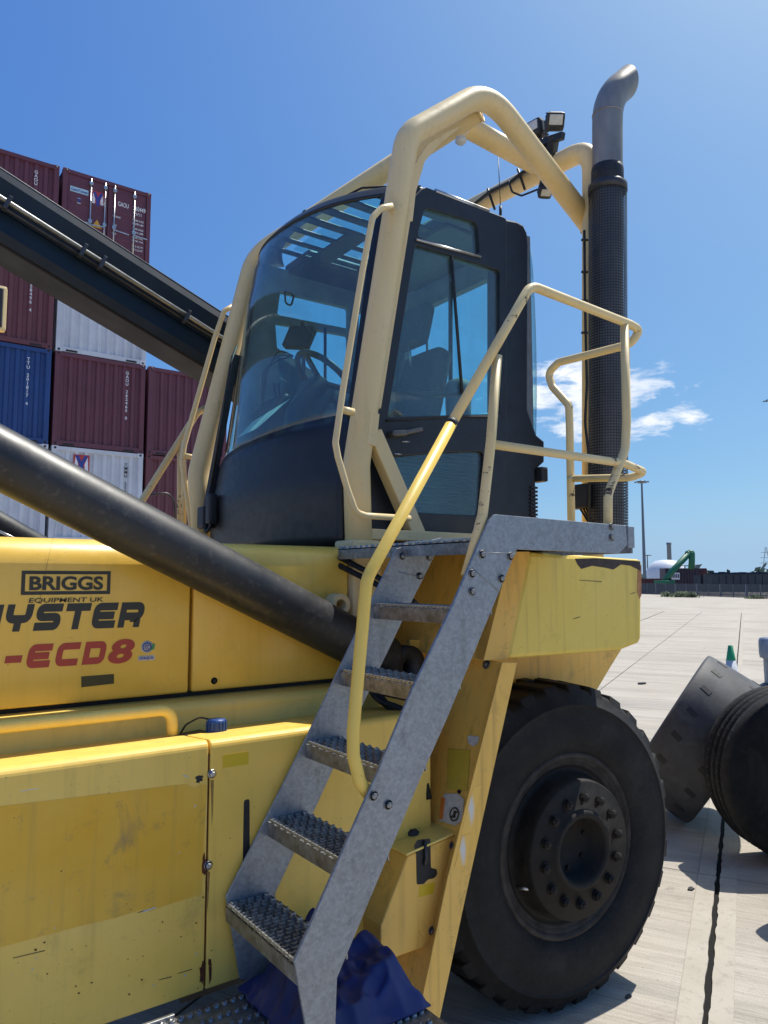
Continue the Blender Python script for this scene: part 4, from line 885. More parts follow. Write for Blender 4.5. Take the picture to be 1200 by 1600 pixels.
for k, (x, y, x2, y2) in enumerate(((895, 967, 906, 964), (984, 928, 992, 926), (905, 906, 940, 909))):
    a = on(x, y, Y=YFD); b = on(x2, y2, Y=YFD); plate([[(a.x, a.z - .002), (b.x, b.z - .001), (b.x, b.z + .002), (a.x, a.z)]], YF(YFD - .0010), .0006, 'scratch', BLACKPR, fender)
# front of the fender: slopes forward like the stair
def xz(x, y, Yp): p = on(x, y, Y=Yp); return Vector((p.x, Yp, p.z))
# front guard plate with a folded flange along the outer edge
gt, gb = xz(787, 1035, 1.97), xz(668, 1560, 1.97); sl_ = (gt.x - gb.x) / (gt.z - gb.z)
def gx_(z): return gt.x + (z - gt.z) * sl_
gz0 = .22; mb = MB(); mb.prism([(gx_(gz0), 1.97, gz0), (gx_(gt.z), 1.97, gt.z), (gx_(gt.z), 2.62, gt.z), (gx_(gz0), 2.62, gz0)], (.006, 0, 0)); guard = mb.build('guard_plate', Y_GUARD, M, smooth=False)
fl = loop_px([(785, 1035), (808, 1035.5), (728, 1400), (685, 1602), (676, 1650), (648, 1650), (660, 1560), (700, 1370)], Y=1.968)
plate([fl], YF(1.968), .006, 'guard_flange', Y_GUARD, M, .0015)
wm, t, oc = mat('white_scuff'); sx_ = t.n('ShaderNodeVectorMath', {0: t.mapping(oc, (1 / .020, 1, 1 / .070))}, operation='LENGTH').outputs['Value']
f_ = t.ramp(t.math('ADD', sx_, t.math('MULTIPLY', t.noise(oc, 22, 6, .7), .9)), .75, 1.30); finish(t, t.mix(f_, (.66, .64, .58), (.86, .51, .10)), .5)
for q_ in ([(739, 1230), (752, 1226), (736, 1300), (720, 1304)], [(722, 1306), (736, 1302), (727, 1352), (710, 1356)]):
    plate([loop_px(q_, Y=1.968)], YF(1.9672 - .0002 * (q_[0][0] == 722)), .0006, 'scuffed_patch', wm, M)
def ong(x, y):
    d = ray(x, y); tt = (gt.x - .0025 - (gt.z - CAM_H) * sl_) / (d.x - sl_ * d.z); return EYE + d * tt
def gquad(pts, m, name, lift=.0): mb = MB(); mb.prism([ong(*p) - Vector((.0005 + lift, 0, 0)) for p in pts], (.0012, 0, 0)); return mb.build(name, m, guard, smooth=False)
gquad([(731, 1149), (749, 1151), (747, 1160), (740, 1167), (731, 1160)], STICK, 'torn_sticker')
stk = gquad([(694, 1240), (716, 1240), (725, 1250), (722, 1282), (711, 1290), (686, 1282)], STICK, 'safety_sticker'); gquad([(690, 1246), (696, 1247), (692, 1281), (686, 1279)], ORANGE, 'sticker_band', .001)
c_ = ong(711, 1272) - Vector((.004, 0, 0)); nn = Vector((-1, 0, sl_)).normalized(); 
mb = MB(); mb.lathe(c_, nn, [(.019, 0), (.024, 0), (.024, .0006), (.019, .0006)], 20, True); ya = Vector((0, -1, 0)); za = nn.cross(ya); mb.bar(c_ + (ya + za) * .015, c_ - (ya + za) * .015, .004, .001, nn); mb.build('ban_symbol', BLACKPR, guard, smooth=False)
mb = MB(); mb.bar(c_ + za * .012, c_ - za * .012, .012, .001, nn); mb.bar(c_ - za * .006 + ya * .008, c_ - za * .012 - ya * .009, .004, .001, nn); mb.build('ban_figure', BLACKPR, guard, smooth=False)
gquad([(700, 1170), (735, 1172), (730, 1236), (698, 1233)], paint('old_yellow_label', (.58, .40, .03), (.60, .44, .08), .45, .3, .2), 'old_label')
screw(ong(760, 1038) + Vector((0, 0, -.0)), nn, guard, .012); screw(ong(718, 1237), nn, guard, .005, HOSEM)
# dark gap behind fender front, and the sloping fender front between the stringers
mb = MB(); a = xz(792, 1030, YFD + .001); b = xz(827, 862, YFD + .001); o_ = Vector((-.004, 0, 0))
mb.prism([a + Vector((-.10, .02, 0)), xz(812, 862, YFD) + Vector((-.03, .02, 0)), xz(812, 862, YFD) + Vector((-.03, .60, 0)), a + Vector((-.10, .60, 0))], (.10, 0, 0)); mb.build('fender_front', Y_GUARD, M, bevel=.004, smooth=False)
mb = MB(); mb.prism([a + Vector((-.10, .02, 0)), a + Vector((0.002, .0, 0)), b + Vector((.002, 0, 0)), xz(812, 862, YFD) + Vector((-.03, .02, 0))], (0, .05, 0)); mb.build('fender_corner', Y_GUARD, M, smooth=False)
# inner wheel arch wall
mb = MB(); mb.prism([(p.x, 2.42, p.z) for p in px([(640, 1000), (975, 1000), (970, 1016), (955, 1040), (930, 1082), (915, 1130), (640, 1130)], Y=2.42)], (0, .02, 0)); mb.build('arch_wall', Y_GUARD, M, smooth=False)
mb = MB(); mb.span((1.0, 2.55, .35), (3.1, 4.9, 1.36)); mb.build('chassis', plain('dark_chassis_steel', (.03, .028, .025), .7, 0, .3), M, smooth=False)
mb = MB(); mb.span((1.7, 2.66, 1.3), (3.5, 5.0, 1.9)); mb.build('rear_deck', Y_GUARD, M, smooth=False, bevel=.02)
# bits between the steps: hoses and a dark cross member
mb = MB(); mb.span((1.74, 2.12, 1.33), (1.80, 2.55, 1.37)); mb.build('cross_member', STEELD, M, smooth=False)
for k in range(3): T(fillet([(1.70, 2.5, 1.5), (1.66 + .02 * k, 2.35, 1.33), (1.72, 2.18, 1.30 - .05 * k), (1.74, 2.12, 1.0)], .12), .012, 'hydraulic_hose', HOSEM, M, 8)
for k in range(2): T(fillet([(1.62, 2.54, 1.88 - .035 * k), (1.68, 2.36, 1.80 - .03 * k), (1.70, 2.14, 1.70 - .03 * k)], .12), .012, 'hydraulic_hose', HOSEM, M, 8)

# ---- battery box hanging on the guard
YBT = 2.02; prof = [(637, 1338), (715, 1303), (674, 1476), (595, 1505), (595, 1447)]
bp = [xz(x, y, YBT) for x, y in prof]; bw_ = max(.3, on(478, 1365, X=bp[4].x).y - YBT); mb = MB(); mb.prism(bp, (0, bw_, 0)); bb = mb.build('battery_box', Y_GUARD, M, bevel=.005, smooth=False)
lid = MB(); lid.prism([bp[0] + Vector((-.01, -.006, .004)), bp[1] + Vector((0, -.006, .004)), bp[1] + Vector((0, -.006, .012)), bp[0] + Vector((-.01, -.006, .012))], (0, bw_ + .02, 0)); lid.build('box_lid', Y_SILL, bb, bevel=.002, smooth=False)
plate([round_loop(loop_px([(652, 1312), (672, 1310), (673, 1356), (682, 1358), (683, 1366), (678, 1372), (668, 1374), (662, 1381), (651, 1382), (650, 1330), (646, 1322)], Y=YBT), .006)], YF(YBT - .0015), .001, 'latch_hole', HOSEM, bb)
mb = MB(); mb.tube(px([(664, 1314), (666, 1340), (664, 1352)], Y=YBT - .008), .006, 8); mb.build('latch_lever', STEELD, bb)
plate([loop_px([(655, 1384), (679, 1379), (677, 1396), (654, 1402)], Y=YBT)], YF(YBT - .0008), .0006, 'yellow_label', MATS['yellow_sticker'], bb)
for (x, y) in ((706, 1321), (674, 1454)): screw(on(x, y, Y=YBT), (0, -1, 0), bb, .009)
pk = bp[0].lerp(bp[1], .45) + Vector((0, .1, .012)); mb = MB(); mb.lathe(pk, (0, 0, 1), [(.022, 0), (.022, .01), (.012, .018), (0, .018)], 14); mb.build('lid_knob', BLACKPL, bb)

# ---- lift cylinders and the boom
YC = 2.42
def cyl(p0, p1, r, name='lift_cylinder', lab=None):
    d = (p1 - p0).normalized(); mb = MB(); L = (p1 - p0).length
    mb.lathe(p0, d, [(0, 0), (r * .95, 0), (r, .012), (r, L - .012), (r * .95, L), (r * .7, L), (r * .7, L + .02), (0, L + .02)], 40); return mb.build(name, CYLM, M, lab)
ca, cb = on(0, 716, Y=YC), on(550, 1002, Y=YC); cd_ = (cb - ca).normalized()
nearc = cyl(ca - cd_ * 1.2, cb + cd_ * .19, .0905, lab='near black lift cylinder slanting down across the hood')
pe = cb + cd_ * .25; mb = MB(); mb.lathe(pe, (0, -1, 0), [(.03, -.07), (.085, -.07), (.085, .07), (.03, .07)], 24, True); mb.build('cylinder_eye', CYLM, nearc)
mb = MB(); mb.lathe(ca - cd_ * 1.9, cd_, [(.06, 0), (.06, .75)], 24); mb.build('piston_rod', PIPEM, nearc)
fa_, fb_ = on(0, 823, Y=5.3), on(80, 868, Y=5.3); fd_ = (fb_ - fa_).normalized(); cyl(fa_ - fd_ * 1.6, fb_ + fd_ * .1, .0905, lab='far lift cylinder just showing above the hood at the left')
T(px([(-10, 826), (38, 848)], Y=5.1), .008, 'cylinder_pipe', BRIGHT, M, 8)
YB = 4.25; bt0, bt1 = on(0, 262, Y=YB), on(345, 487, Y=YB); bdir = (bt1 - bt0).normalized(); bn = Vector((-bdir.z, 0, bdir.x))
if bn.z < 0: bn = -bn
hb = .42; wb = .36
def bpt(s, n, y): return bt0 + bdir * s + bn * n + Vector((0, y, 0))
S0, S1 = -3.2, 2.6
# distance of the visible edges below the top edge
def drop(x, y): p = on(x, y, Y=YB); return -(p - bt0).dot(bn)
n_rib = drop(60, 352) ; n_low = drop(150, 462)
bmn = empty('boom', bt0 + bdir, M); sec = [(.015, -.10), (0, -.11), (-.012, -.02), (-.05, 0), (-n_low * .0, 0)]
mb = MB(); prof = [(0, .10), (0, 0), (-.05, -.012), (-.20, .02), (-n_rib, .055), (-n_rib - .03, .03), (-n_low + .05, .03), (-n_low, .05), (-n_low, wb - .03), (-n_low + .03, wb), (-.05, wb), (0, wb - .1)]
A = [bpt(S0, n, y) for n, y in prof]; mb.prism(A, bdir * (S1 - S0)); mb.build('boom_beam', BOOMP, bmn, bevel=.008, smooth=False)
mb = MB(); mb.prism([bpt(S0, -n_low - .003, .055), bpt(S0, -n_low - .003, wb - .035), bpt(S0, -n_low - .012, wb - .045), bpt(S0, -n_low - .012, .065)], bdir * (S1 - S0)); mb.build('boom_underside_sheet', BOOMU, bmn, smooth=False)  # thin sheet that carries the underside's bounce tone
mb = MB(); mb.tube([bpt(S0, .0, .004), bpt(S1, 0, .004)], .006, 6); mb.build('boom_edge', STEELD, bmn)
def bdrop_line(x0, y0, x1, y1, r, m, name, yoff):
    a = on(x0, y0, Y=YB + yoff); b = on(x1, y1, Y=YB + yoff); d = (b - a).normalized(); return MB().tube([a - d * 2.5, b + d * .5], r, 10).build(name, m, bmn)
bdrop_line(0, 308, 300, 498, .0135, PIPEM, 'boom_pipe', -.03); bdrop_line(0, 321, 345, 534, .009, STEELD, 'boom_hose', -.02)
for (x, y) in ((12, 317), (130, 391), (160, 410), (292, 494)):
    a = on(x, y, Y=YB - .03); mb = MB(); mb.bar(a + bn * .035, a - bn * .045, .022, .05, (0, 1, 0), .004); mb.build('pipe_clamp', STEELD, bmn, smooth=False)
# mirror at the far left
mr = on(-14, 480, Y=2.9); mb = MB(); mb.box(mr, (.10, .03, .17), None, .012); mir = mb.build('side_mirror', Y_TUBE, M); mb = MB(); mb.box(mr - Vector((.002, .014, 0)), (.075, .008, .145), None, .004); mb.build('mirror_glass', BLACKPL, mir); T(fillet([mr - Vector((.0, .0, .08)), mr + Vector((-.15, 0, -.5)), (mr.x - .3, 2.9, 1.9)], .1), .013, 'mirror_arm', Y_TUBE, M, 8)

# ---- rear wheel
wheel = empty('wheel', (2.52, 2.14, 0), M); WC = Vector((2.535, 2.13, .668)); wr = .668; YA = Vector((math.sin(R(5)), math.cos(R(5)), 0)); XA = Vector((math.cos(R(5)), -math.sin(R(5)), 0))
mb = MB(); prof = [(.368, .045), (.385, .02), (.42, .004), (.47, -.004), (.53, .0), (.575, .008), (.58, .002), (.588, .002), (.592, .012), (.625, .028), (.645, .05), (.648, .09), (.652, .22), (.648, .35), (.645, .39), (.62, .42), (.53, .445), (.45, .44), (.39, .42), (.368, .40)]
mb.lathe(WC, YA, prof, 72)
NL = 30
for k in range(NL):
    for sd_ in (0, 1):
        a = 2 * math.pi * (k + .5 * sd_) / NL; rad = (XA * math.cos(a) + UPZ * math.sin(a)); tan = (UPZ * math.cos(a) - XA * math.sin(a))
        y0 = .022 if not sd_ else .42; sg = 1 if not sd_ else -1; skew = tan * .035
        p = [(.612, y0 + sg * .0), (.664, y0 + sg * .028), (.668, y0 + sg * .21), (.640, y0 + sg * .21)]
        A = [WC + rad * q + YA * y + tan * (-.038 if i < 2 else -.03) + (skew if i > 1 else Vector()) for i, (q, y) in enumerate(p)]
        B = [WC + rad * q + YA * y + tan * (.038 if i < 2 else .03) + (skew if i > 1 else Vector()) for i, (q, y) in enumerate(p)]
        va = [mb.bm.verts.new(v) for v in A]; vb = [mb.bm.verts.new(v) for v in B]; mb.bm.faces.new(va); mb.bm.faces.new(vb[::-1])
        for i in range(4): mb.bm.faces.new((va[i], vb[i], vb[(i + 1) % 4], va[(i + 1) % 4]))
ty = mb.build('tyre', RUB, wheel); 
mod = ty.modifiers.new('edge', 'BEVEL'); mod.width = .004; mod.segments = 1; mod.limit_method = 'ANGLE'; mod.angle_limit = R(50)
mb = MB(); mb.lathe(WC, YA, [(.385, .05), (.385, .03), (.365, .018), (.355, .03), (.35, .036), (.343, .034), (.338, .044), (.330, .042), (.322, .050)], 64); mb.build('rim_barrel', BARREL, wheel)
mb = MB(); mb.lathe(WC, YA, [(.322, .050), (.312, .058), (.300, .056), (.292, .035), (.283, .0), (.279, -.035), (.272, -.042), (.165, -.042), (.158, -.055), (.150, -.060), (.138, -.060), (.128, -.05), (.124, .03), (0, .035)], 64)
mb.build('rim', RIMM, wheel)
for k in range(14):
    if k in (): continue
    a = 2 * math.pi * k / 14 + .15; p = WC + (XA * math.cos(a) + UPZ * math.sin(a)) * .212 - YA * .042
    mb = MB(); mb.lathe(p, -YA, [(.022, 0), (.022, .006), (.015, .008)], 12); mb.lathe(p, -YA, [(.020, .005), (.020, .020), (.016, .024), (.011, .026), (.010, .030), (0, .031)], 6); mb.build('lug_nut', RIMM, wheel, smooth=False)
for k in range(6): a = k * 1.047 + .4; mb = MB(); mb.lathe(WC + (XA * math.cos(a) + UPZ * math.sin(a)) * .09 + YA * .03, -YA, [(.010, 0), (.010, .010), (0, .011)], 6); mb.build('hub_bolt', RIMM, wheel, smooth=False)
a = math.radians(205); p = WC + (XA * math.cos(a) + UPZ * math.sin(a)) * .30 + YA * .05; mb = MB(); mb.tube([p, p - YA * .05 + Vector((.02, 0, .01))], .008, 8); mb.build('rim_light_spot', BRIGHT, wheel)  # bright pin put in for ground light seen through the rim

# ---- CAB
cab = empty('cab', (2.3, 3.25, 1.93), M); YD, YX, XRR, ZB, ZT = 2.65, 3.85, 2.90, 1.93, 3.69
XB_ = [(1.90, 1.68), (2.2, 1.68), (2.53, 1.745), (3.0, 1.82), (3.3, 1.87), (3.5, 1.915), (3.6, 1.95), (3.66, 2.0), (3.69, 2.10)]
BU_ = [(1.90, .08), (2.2, .10), (2.53, .13), (3.0, .17), (3.3, .20), (3.5, .215), (3.6, .22), (3.66, .22), (3.69, .22)]
def interp(tab, z):
    if z <= tab[0][0]: return tab[0][1]
    for (a, b), (c, d) in zip(tab[:-1], tab[1:]):
        if z <= c: return b + (d - b) * (z - a) / (c - a)
    return tab[-1][1]
def front(s, z, off=0.0):
    bul = interp(BU_, z); q = 2 * s - 1; k = 1 - abs(q) ** 2.4
    return Vector((interp(XB_, z) + .05 - .10 * s - bul * k + off, YD + (YX - YD) * s, z))
# windscreen, its dark printed border, the skirt below it
def fgrid(s0, s1, z0, z1, nu, nv, off, thick, name, m, par=None, zf=None):
    mb = MB(); mb.grid(lambda u, v: front(s0 + (s1 - s0) * u, (z0 if zf is None else zf(s0 + (s1 - s0) * u)) + (z1 - (z0 if zf is None else zf(s0 + (s1 - s0) * u))) * v, off), nu, nv); mb.solid(thick); return mb.build(name, m, par or cab)
zlow = lambda s: 2.515 - .085 * s
fgrid(.02, .98, 0, 3.62, 28, 26, .0, .006, 'windscreen', GLASS, zf=zlow)
fgrid(0, 1, 3.60, 3.69, 30, 6, -.004, .012, 'roof_edge', BLACKP)
mb = MB(); mb.grid(lambda u, v: front(u, 1.93 + (zlow(u) + .012 - 1.93) * v, -.006 - (.015 if v < .97 else 0)), 30, 12); mb.solid(.012); mb.build('front_skirt', BLACKP, cab)
fgrid(0, .035, 2.5, 3.62, 3, 16, -.003, .02, 'corner_pillar', BLACKP); fgrid(.955, 1, 2.5, 3.62, 3, 16, -.003, .02, 'corner_pillar', BLACKP)
# wiper unit on the far edge of the windscreen
w0, w1 = front(.94, 3.05, -.03), front(.97, 2.15, -.05); mb = MB(); mb.bar(w0, w1, .035, .045, (0, 1, 0), .006); wp = mb.build('wiper_blade', BLACKPL, cab, smooth=False)
T(fillet([front(.93, 3.1, -.03), front(.90, 2.98, -.05), front(.9, 2.3, -.055)], .05), .006, 'wiper_arm', BLACKPL, cab, 6)
mb = MB(); mb.box(front(.93, 2.12, -.06), (.07, .09, .12), None, .015); mb.box(front(.85, 2.16, -.05), (.05, .06, .16), None, .015); mb.build('wiper_motor', BLACKPL, cab, smooth=False)
T(fillet([front(.90, 2.10, -.06), front(.88, 2.03, -.08), front(.84, 2.06, -.06), front(.86, 2.2, -.05)], .05), .009, 'wiper_hose', HOSEM, cab, 6)
mb = MB(); mb.box(front(.50, 3.685, -.012) + Vector((0, 0, .02)), (.03, .03, .035), None, .006); mb.build('roof_marker', BLACKPL, cab, smooth=False)
T(fillet([front(.08, 3.69, .02) + UPZ * .02, front(.2, 3.69, -.01) + UPZ * .035, front(.33, 3.69, -.01) + UPZ * .012], .05), .006, 'roof_cable', HOSEM, cab, 6)
# roof: rim, rear part, bars and a clear roof pane between them
rx0, rx1, ry0, ry1 = 1.90, 2.40, 2.76, 3.56
mb = MB(); mb.span((2.05, YD, 3.62), (XRR - .07, ry0, ZT - .002)); mb.span((2.05, ry1, 3.62), (XRR - .07, YX, ZT - .002)); mb.span((rx1, ry0 - .001, 3.61), (XRR - .07, ry1 + .001, ZT - .003)); mb.build('roof', BLACKP, cab, smooth=False, bevel=.012)
nb = 6
for k in range(nb + 1):
    y = ry0 + (ry1 - ry0) * k / nb; w = .055 if k in (1, 2, 3) else .035
    mb = MB(); mb.span((front((y - YD) / (YX - YD), 3.58).x + .05, y - w / 2, 3.622), (rx1, y + w / 2, 3.636)); mb.build('roof_bar', BLACKP, cab, smooth=False, bevel=.004)
mb = MB(); mb.span((1.95, ry0, 3.652), (rx1, ry1, 3.658)); mb.build('roof_pane', GLASS, cab, smooth=False)
mb = MB(); mb.span((2.06, 3.17, 3.6225), (2.18, 3.56, 3.6355)); mb.build('roof_bar', BLACKP, cab, smooth=False)
mb = MB(); a = on(679, 299, Y=YD); b = on(762, 331, Y=YD); mb.tube([a + Vector((0, -.004, 0)), b + Vector((0, -.004, 0))], .012, 10); mb.build('rain_gutter', BRIGHT, cab)
mb = MB(); a = on(672, 316, Y=YD); b = on(776, 352, Y=YD); mb.tube([a + Vector((0, -.006, 0)), b + Vector((0, -.006, 0))], .004, 8); mb.build('door_top_trim', STEELD, cab)
# door: black pressed frame with three windows
def cl(*p): return loop_px(p, Y=YD)
doorl = cl((640, 312), (660, 292), (790, 342), (790, 640), (790, 838), (640, 838), (580, 836), (570, 690))
wu = round_loop(cl((662, 326), (743, 350), (747, 399), (650, 371)), .03); wm_ = round_loop(cl((647, 384), (778, 424), (778, 647), (604, 652)), .015); wlw = round_loop(cl((604, 716), (680, 708), (753, 706), (748, 806), (628, 800)), .03)
plate([round_loop(doorl, .03), wu, wm_, wlw], YF(YD - .012), .05, 'door', BLACKP, cab, .006)
for nm, lp in (('door_upper_pane', wu), ('door_main_pane', wm_), ('door_lower_pane', wlw)):
    cx_ = sum(p[0] for p in lp) / len(lp); cz_ = sum(p[1] for p in lp) / len(lp)
    plate([[(cx_ + (a - cx_) * 1.02, cz_ + (b - cz_) * 1.02) for a, b in lp]], YF(YD + .004), .005, nm, GLASSD, cab)
mb = MB(); mb.tube(px([(650, 374), (751, 402)], Y=YD - .016), .007, 8); mb.build('window_bar', BRIGHT, cab)
mb = MB(); mb.tube(px([(705, 395), (722, 615)], Y=YD - .004), .008, 8); mb.build('window_divider', BLACKPL, cab)
mb = MB(); mb.tube(px([(604, 657), (640, 655), (700, 651), (778, 651)], Y=YD - .016), .005, 8); mb.build('door_crease', BLACKPL, cab)
mb = MB(); mb.bar(on(608, 679, Y=YD - .02), on(632, 677, Y=YD - .02), .065, .03, UPZ, .012); mb.bar(on(630, 677, Y=YD - .028), on(658, 671, Y=YD - .028), .04, .022, UPZ, .009); dh = mb.build('door_handle', plain('satin_grey_handle', (.12, .115, .11), .35, .3), cab, smooth=True)
mb = MB(); mb.lathe(on(622, 676, Y=YD - .036), (0, -1, 0), [(.008, 0), (.012, 0), (.012, .004), (.008, .004)], 12, True); mb.build('door_lock', BRIGHT, cab)
for (x, y, x2, y2) in ((628, 690, 640, 690), (616, 709, 628, 710)): MB().tube(px([(x, y), (x2, y2)], Y=YD - .014), .004, 6).build('door_glint_stud', BRIGHT, cab)
# sill, rear pillar, rear wall, far wall
mb = MB(); mb.span((1.78, YD + .005, 1.93), (XRR - .02, YX, 1.99)); mb.build('floor', BLACKP, cab, smooth=False, bevel=.01)
rp = cl((786, 342), (806, 346), (817, 352), (823, 364), (825, 382), (824, 640), (838, 680), (850, 690), (850, 722), (836, 735), (838, 812), (786, 838))
plate([rp], YF(YD - .004), .10, 'rear_pillar', BLACKP, cab, .01)
mb = MB(); p = on(843, 742, Y=YD); mb.box(p, (.05, .08, .08), None, .012); mb.build('pillar_bracket', BLACKPL, cab, smooth=False)
mb = MB()
for k in range(9): q = on(833, 762 + k * 6, Y=YD - .005); mb.box(q, (.05, .02, .011))
mb.build('vent_louvre', BLACKPL, cab, smooth=False)
rw = ((XRR - .02, 0, 0), (0, -1, 0), (0, 0, 1))
plate([[(-YX, 1.95), (-YD - .02, 1.95), (-YD - .02, 3.66), (-YX, 3.66)], round_loop([(-YX + .12, 2.48), (-YD - .10, 2.48), (-YD - .10, 3.51), (-YX + .12, 3.51)], .05)], rw, .05, 'rear_wall', INTER, cab)
mb = MB(); mb.grid(lambda u, v: Vector((XRR + .02 + .022 * (1 - (2 * v - 1) ** 2), YD + .0 + (YX - YD) * u, 2.45 + 1.12 * v)), 10, 10); mb.solid(.006); mb.build('rear_pane', GLASS, cab, smooth=True)
for (x, y0, y1) in ((704, 440, 620), (765, 420, 645)): mb = MB(); mb.tube(px([(x, y0), (x, y1)], X=XRR - .05), .013, 8); mb.build('rear_window_bar', BLACKP, cab)
fwf = ((0, YX - .05, 0), (1, 0, 0), (0, 0, 1))
f1 = [(on(x, y, Y=YX - .05).x, on(x, y, Y=YX - .05).z) for x, y in ((438, 455), (546, 481), (546, 514), (433, 492))]; f2 = [(on(x, y, Y=YX - .05).x, on(x, y, Y=YX - .05).z) for x, y in ((430, 504), (546, 524), (546, 640), (440, 640))]
plate([[(1.66, 1.95), (XRR - .02, 1.95), (XRR - .02, 3.64), (1.86, 3.64)], round_loop(f1, .02), round_loop(f2, .02), round_loop([(2.56, 2.5), (2.82, 2.5), (2.82, 3.5), (2.56, 3.5)], .03)], fwf, .04, 'far_wall', INTER, cab)
mb = MB(); mb.span((1.9, YX - .03, 2.3), (XRR - .04, YX - .025, 3.6)); mb.build('far_pane', GLASS, cab, smooth=False)
# inside: console, wheel, seat, display
mb = MB(); pth = [(1.82, 2.0), (1.84, 2.40), (1.93, 2.62), (2.03, 2.5), (2.06, 2.0)]; mb.prism([(x, 2.78, z) for x, z in pth], (0, .98, 0)); mb.build('dash_console', INTER, cab, bevel=.03, smooth=False)
sw = on(508, 592, Y=3.15); axw = Vector((.62, -.12, .78)).normalized(); xw = axw.orthogonal().normalized(); yw = axw.cross(xw); rw_ = .175
mb = MB(); ringp = [sw + (xw * math.cos(a) + yw * math.sin(a)) * rw_ for a in [k * math.pi / 20 for k in range(41)]]; mb.tube(ringp, .0165, 10, False); stw = mb.build('steering_wheel', BLACKPL, cab)
mb = MB(); mb.tube([sw - axw * .02, sw - axw * .25, sw - axw * .45 + Vector((.08, 0, -.1))], .05, 14); 
for k in range(3): a = k * 2.094 + .5; mb.bar(sw - axw * .03, sw + (xw * math.cos(a) + yw * math.sin(a)) * rw_, .04, .014, axw, .004)
mb.build('steering_column', BLACKPL, cab, bevel=.004)
mb = MB(); c_ = on(485, 628, Y=3.3); mb.box(c_, (.16, .15, .26), Matrix.Rotation(.5, 3, 'Y'), .04); mb.build('column_cowl', plain('grey_cowl_plastic', (.07, .075, .08), .35, 0, .2), cab, smooth=True)
mb = MB(); mb.prism([(x, 3.52, z) for x, z in ((1.80, 2.0), (1.80, 2.72), (1.90, 2.82), (2.02, 2.70), (2.10, 2.0))], (0, .24, 0)); mb.build('side_console', BLACKPL, cab, bevel=.02, smooth=False)
for k in range(4): T([Vector((1.86 + .05 * k, 3.56 + .04 * k, 2.70)), Vector((1.84 + .05 * k, 3.56 + .04 * k, 2.86 + .02 * (k % 2)))], .009, 'lever', BLACKPL, cab, 8)
for k in range(3): MB().tube(fillet([Vector((1.84, 3.70, 2.75)), Vector((1.82, 3.66 - .03 * k, 2.95)), Vector((1.90, 3.62, 3.02 + .03 * k)), Vector((1.98, 3.60, 3.05))], .06), .005, 6).build('cable', HOSEM, cab)
mb = MB(); c_ = on(468, 528, Y=3.6); mb.box(c_, (.05, .17, .14), Matrix.Rotation(.4, 3, 'Y') @ Matrix.Rotation(.5, 3, 'Z'), .012); dp = mb.build('display_screen', BLACKPL, cab, smooth=False)
T([c_ + Vector((.02, 0, .1)), c_ + Vector((.05, .02, -.5))], .012, 'display_stalk', BLACKPL, cab, 8)
mb = MB(); mb.tube([on(508, 512, Y=3.6), on(508, 620, Y=3.6)], .009, 8); mb.build('grab_pole', BLACKPL, cab)
T(fillet(px([(445, 455), (460, 460), (455, 478), (446, 474), (445, 455)], Y=3.6), .03), .006, 'mirror_loop', BLACKPL, cab, 6)
seat = [round_loop(cl((0, 0), (1, 0), (1, 1)), 0)]
def cushion(c, size, rot, name, m=SEATM): mb = MB(); mb.box(c, size, rot, min(size) * .35); o = mb.build(name, m, cab); sub = o.modifiers.new('soft', 'SUBSURF'); sub.levels = 1; sub.render_levels = 2; return o
tilt = Matrix.Rotation(R(14), 3, 'Y')
cushion(on(655, 620, Y=3.2) + Vector((0, 0, -.02)), (.13, .34, .58), tilt, 'seat_back'); cushion(on(648, 512, Y=3.2), (.09, .24, .25), tilt, 'headrest'); cushion(on(610, 690, Y=3.2) + Vector((-.05, 0, -.05)), (.45, .42, .13), Matrix.Rotation(R(-6), 3, 'Y'), 'seat_base')
for x in (640, 667): mb = MB(); mb.tube(px([(x, 535), (x + 2, 575)], Y=3.2), .007, 8); mb.build('headrest_rod', BRIGHT, cab)
mb = MB(); c_ = on(625, 610, Y=2.95); mb.bar(c_ + Vector((0, 0, .04)), c_ - Vector((0, 0, .12)), .03, .05, (0, 1, 0), .008); mb.build('joystick', BLACKPL, cab, smooth=False)
T(fillet(px([(612, 607), (660, 616), (720, 617)], Y=2.72), .1), .014, 'armrest_bar', BLACKPL, cab, 8)
mb = MB(); mb.lathe(on(716, 608, Y=3.0), (0, 0, 1), [(.07, -.16), (.075, 0), (.06, .04), (.03, .055), (0, .055)], 14); mb.build('air_bottle', INTER, cab)
mb = MB()
for k in range(17): z = 2.12 + k * .02; mb.span((1.98, 2.80, z), (2.75, 2.81, z + .011))
mb.build('slatted_panel', STEELD, cab, smooth=False)  # dark level slats behind the lower door pane
mb = MB(); mb.span((1.95, 2.83, 2.0), (2.80, 3.6, 2.48)); mb.build('seat_plinth', INTER, cab, smooth=False, bevel=.02)
mb = MB(); q = [front(.62, 2.56, .05), front(.90, 2.57, .05), front(.86, 2.66, .12), front(.5, 2.70, .14)]; mb.prism(q, (.004, 0, .003)); mb.build('paper_sheet', plain('pale_green_paper', (.5, .62, .56), .8), cab, smooth=False)

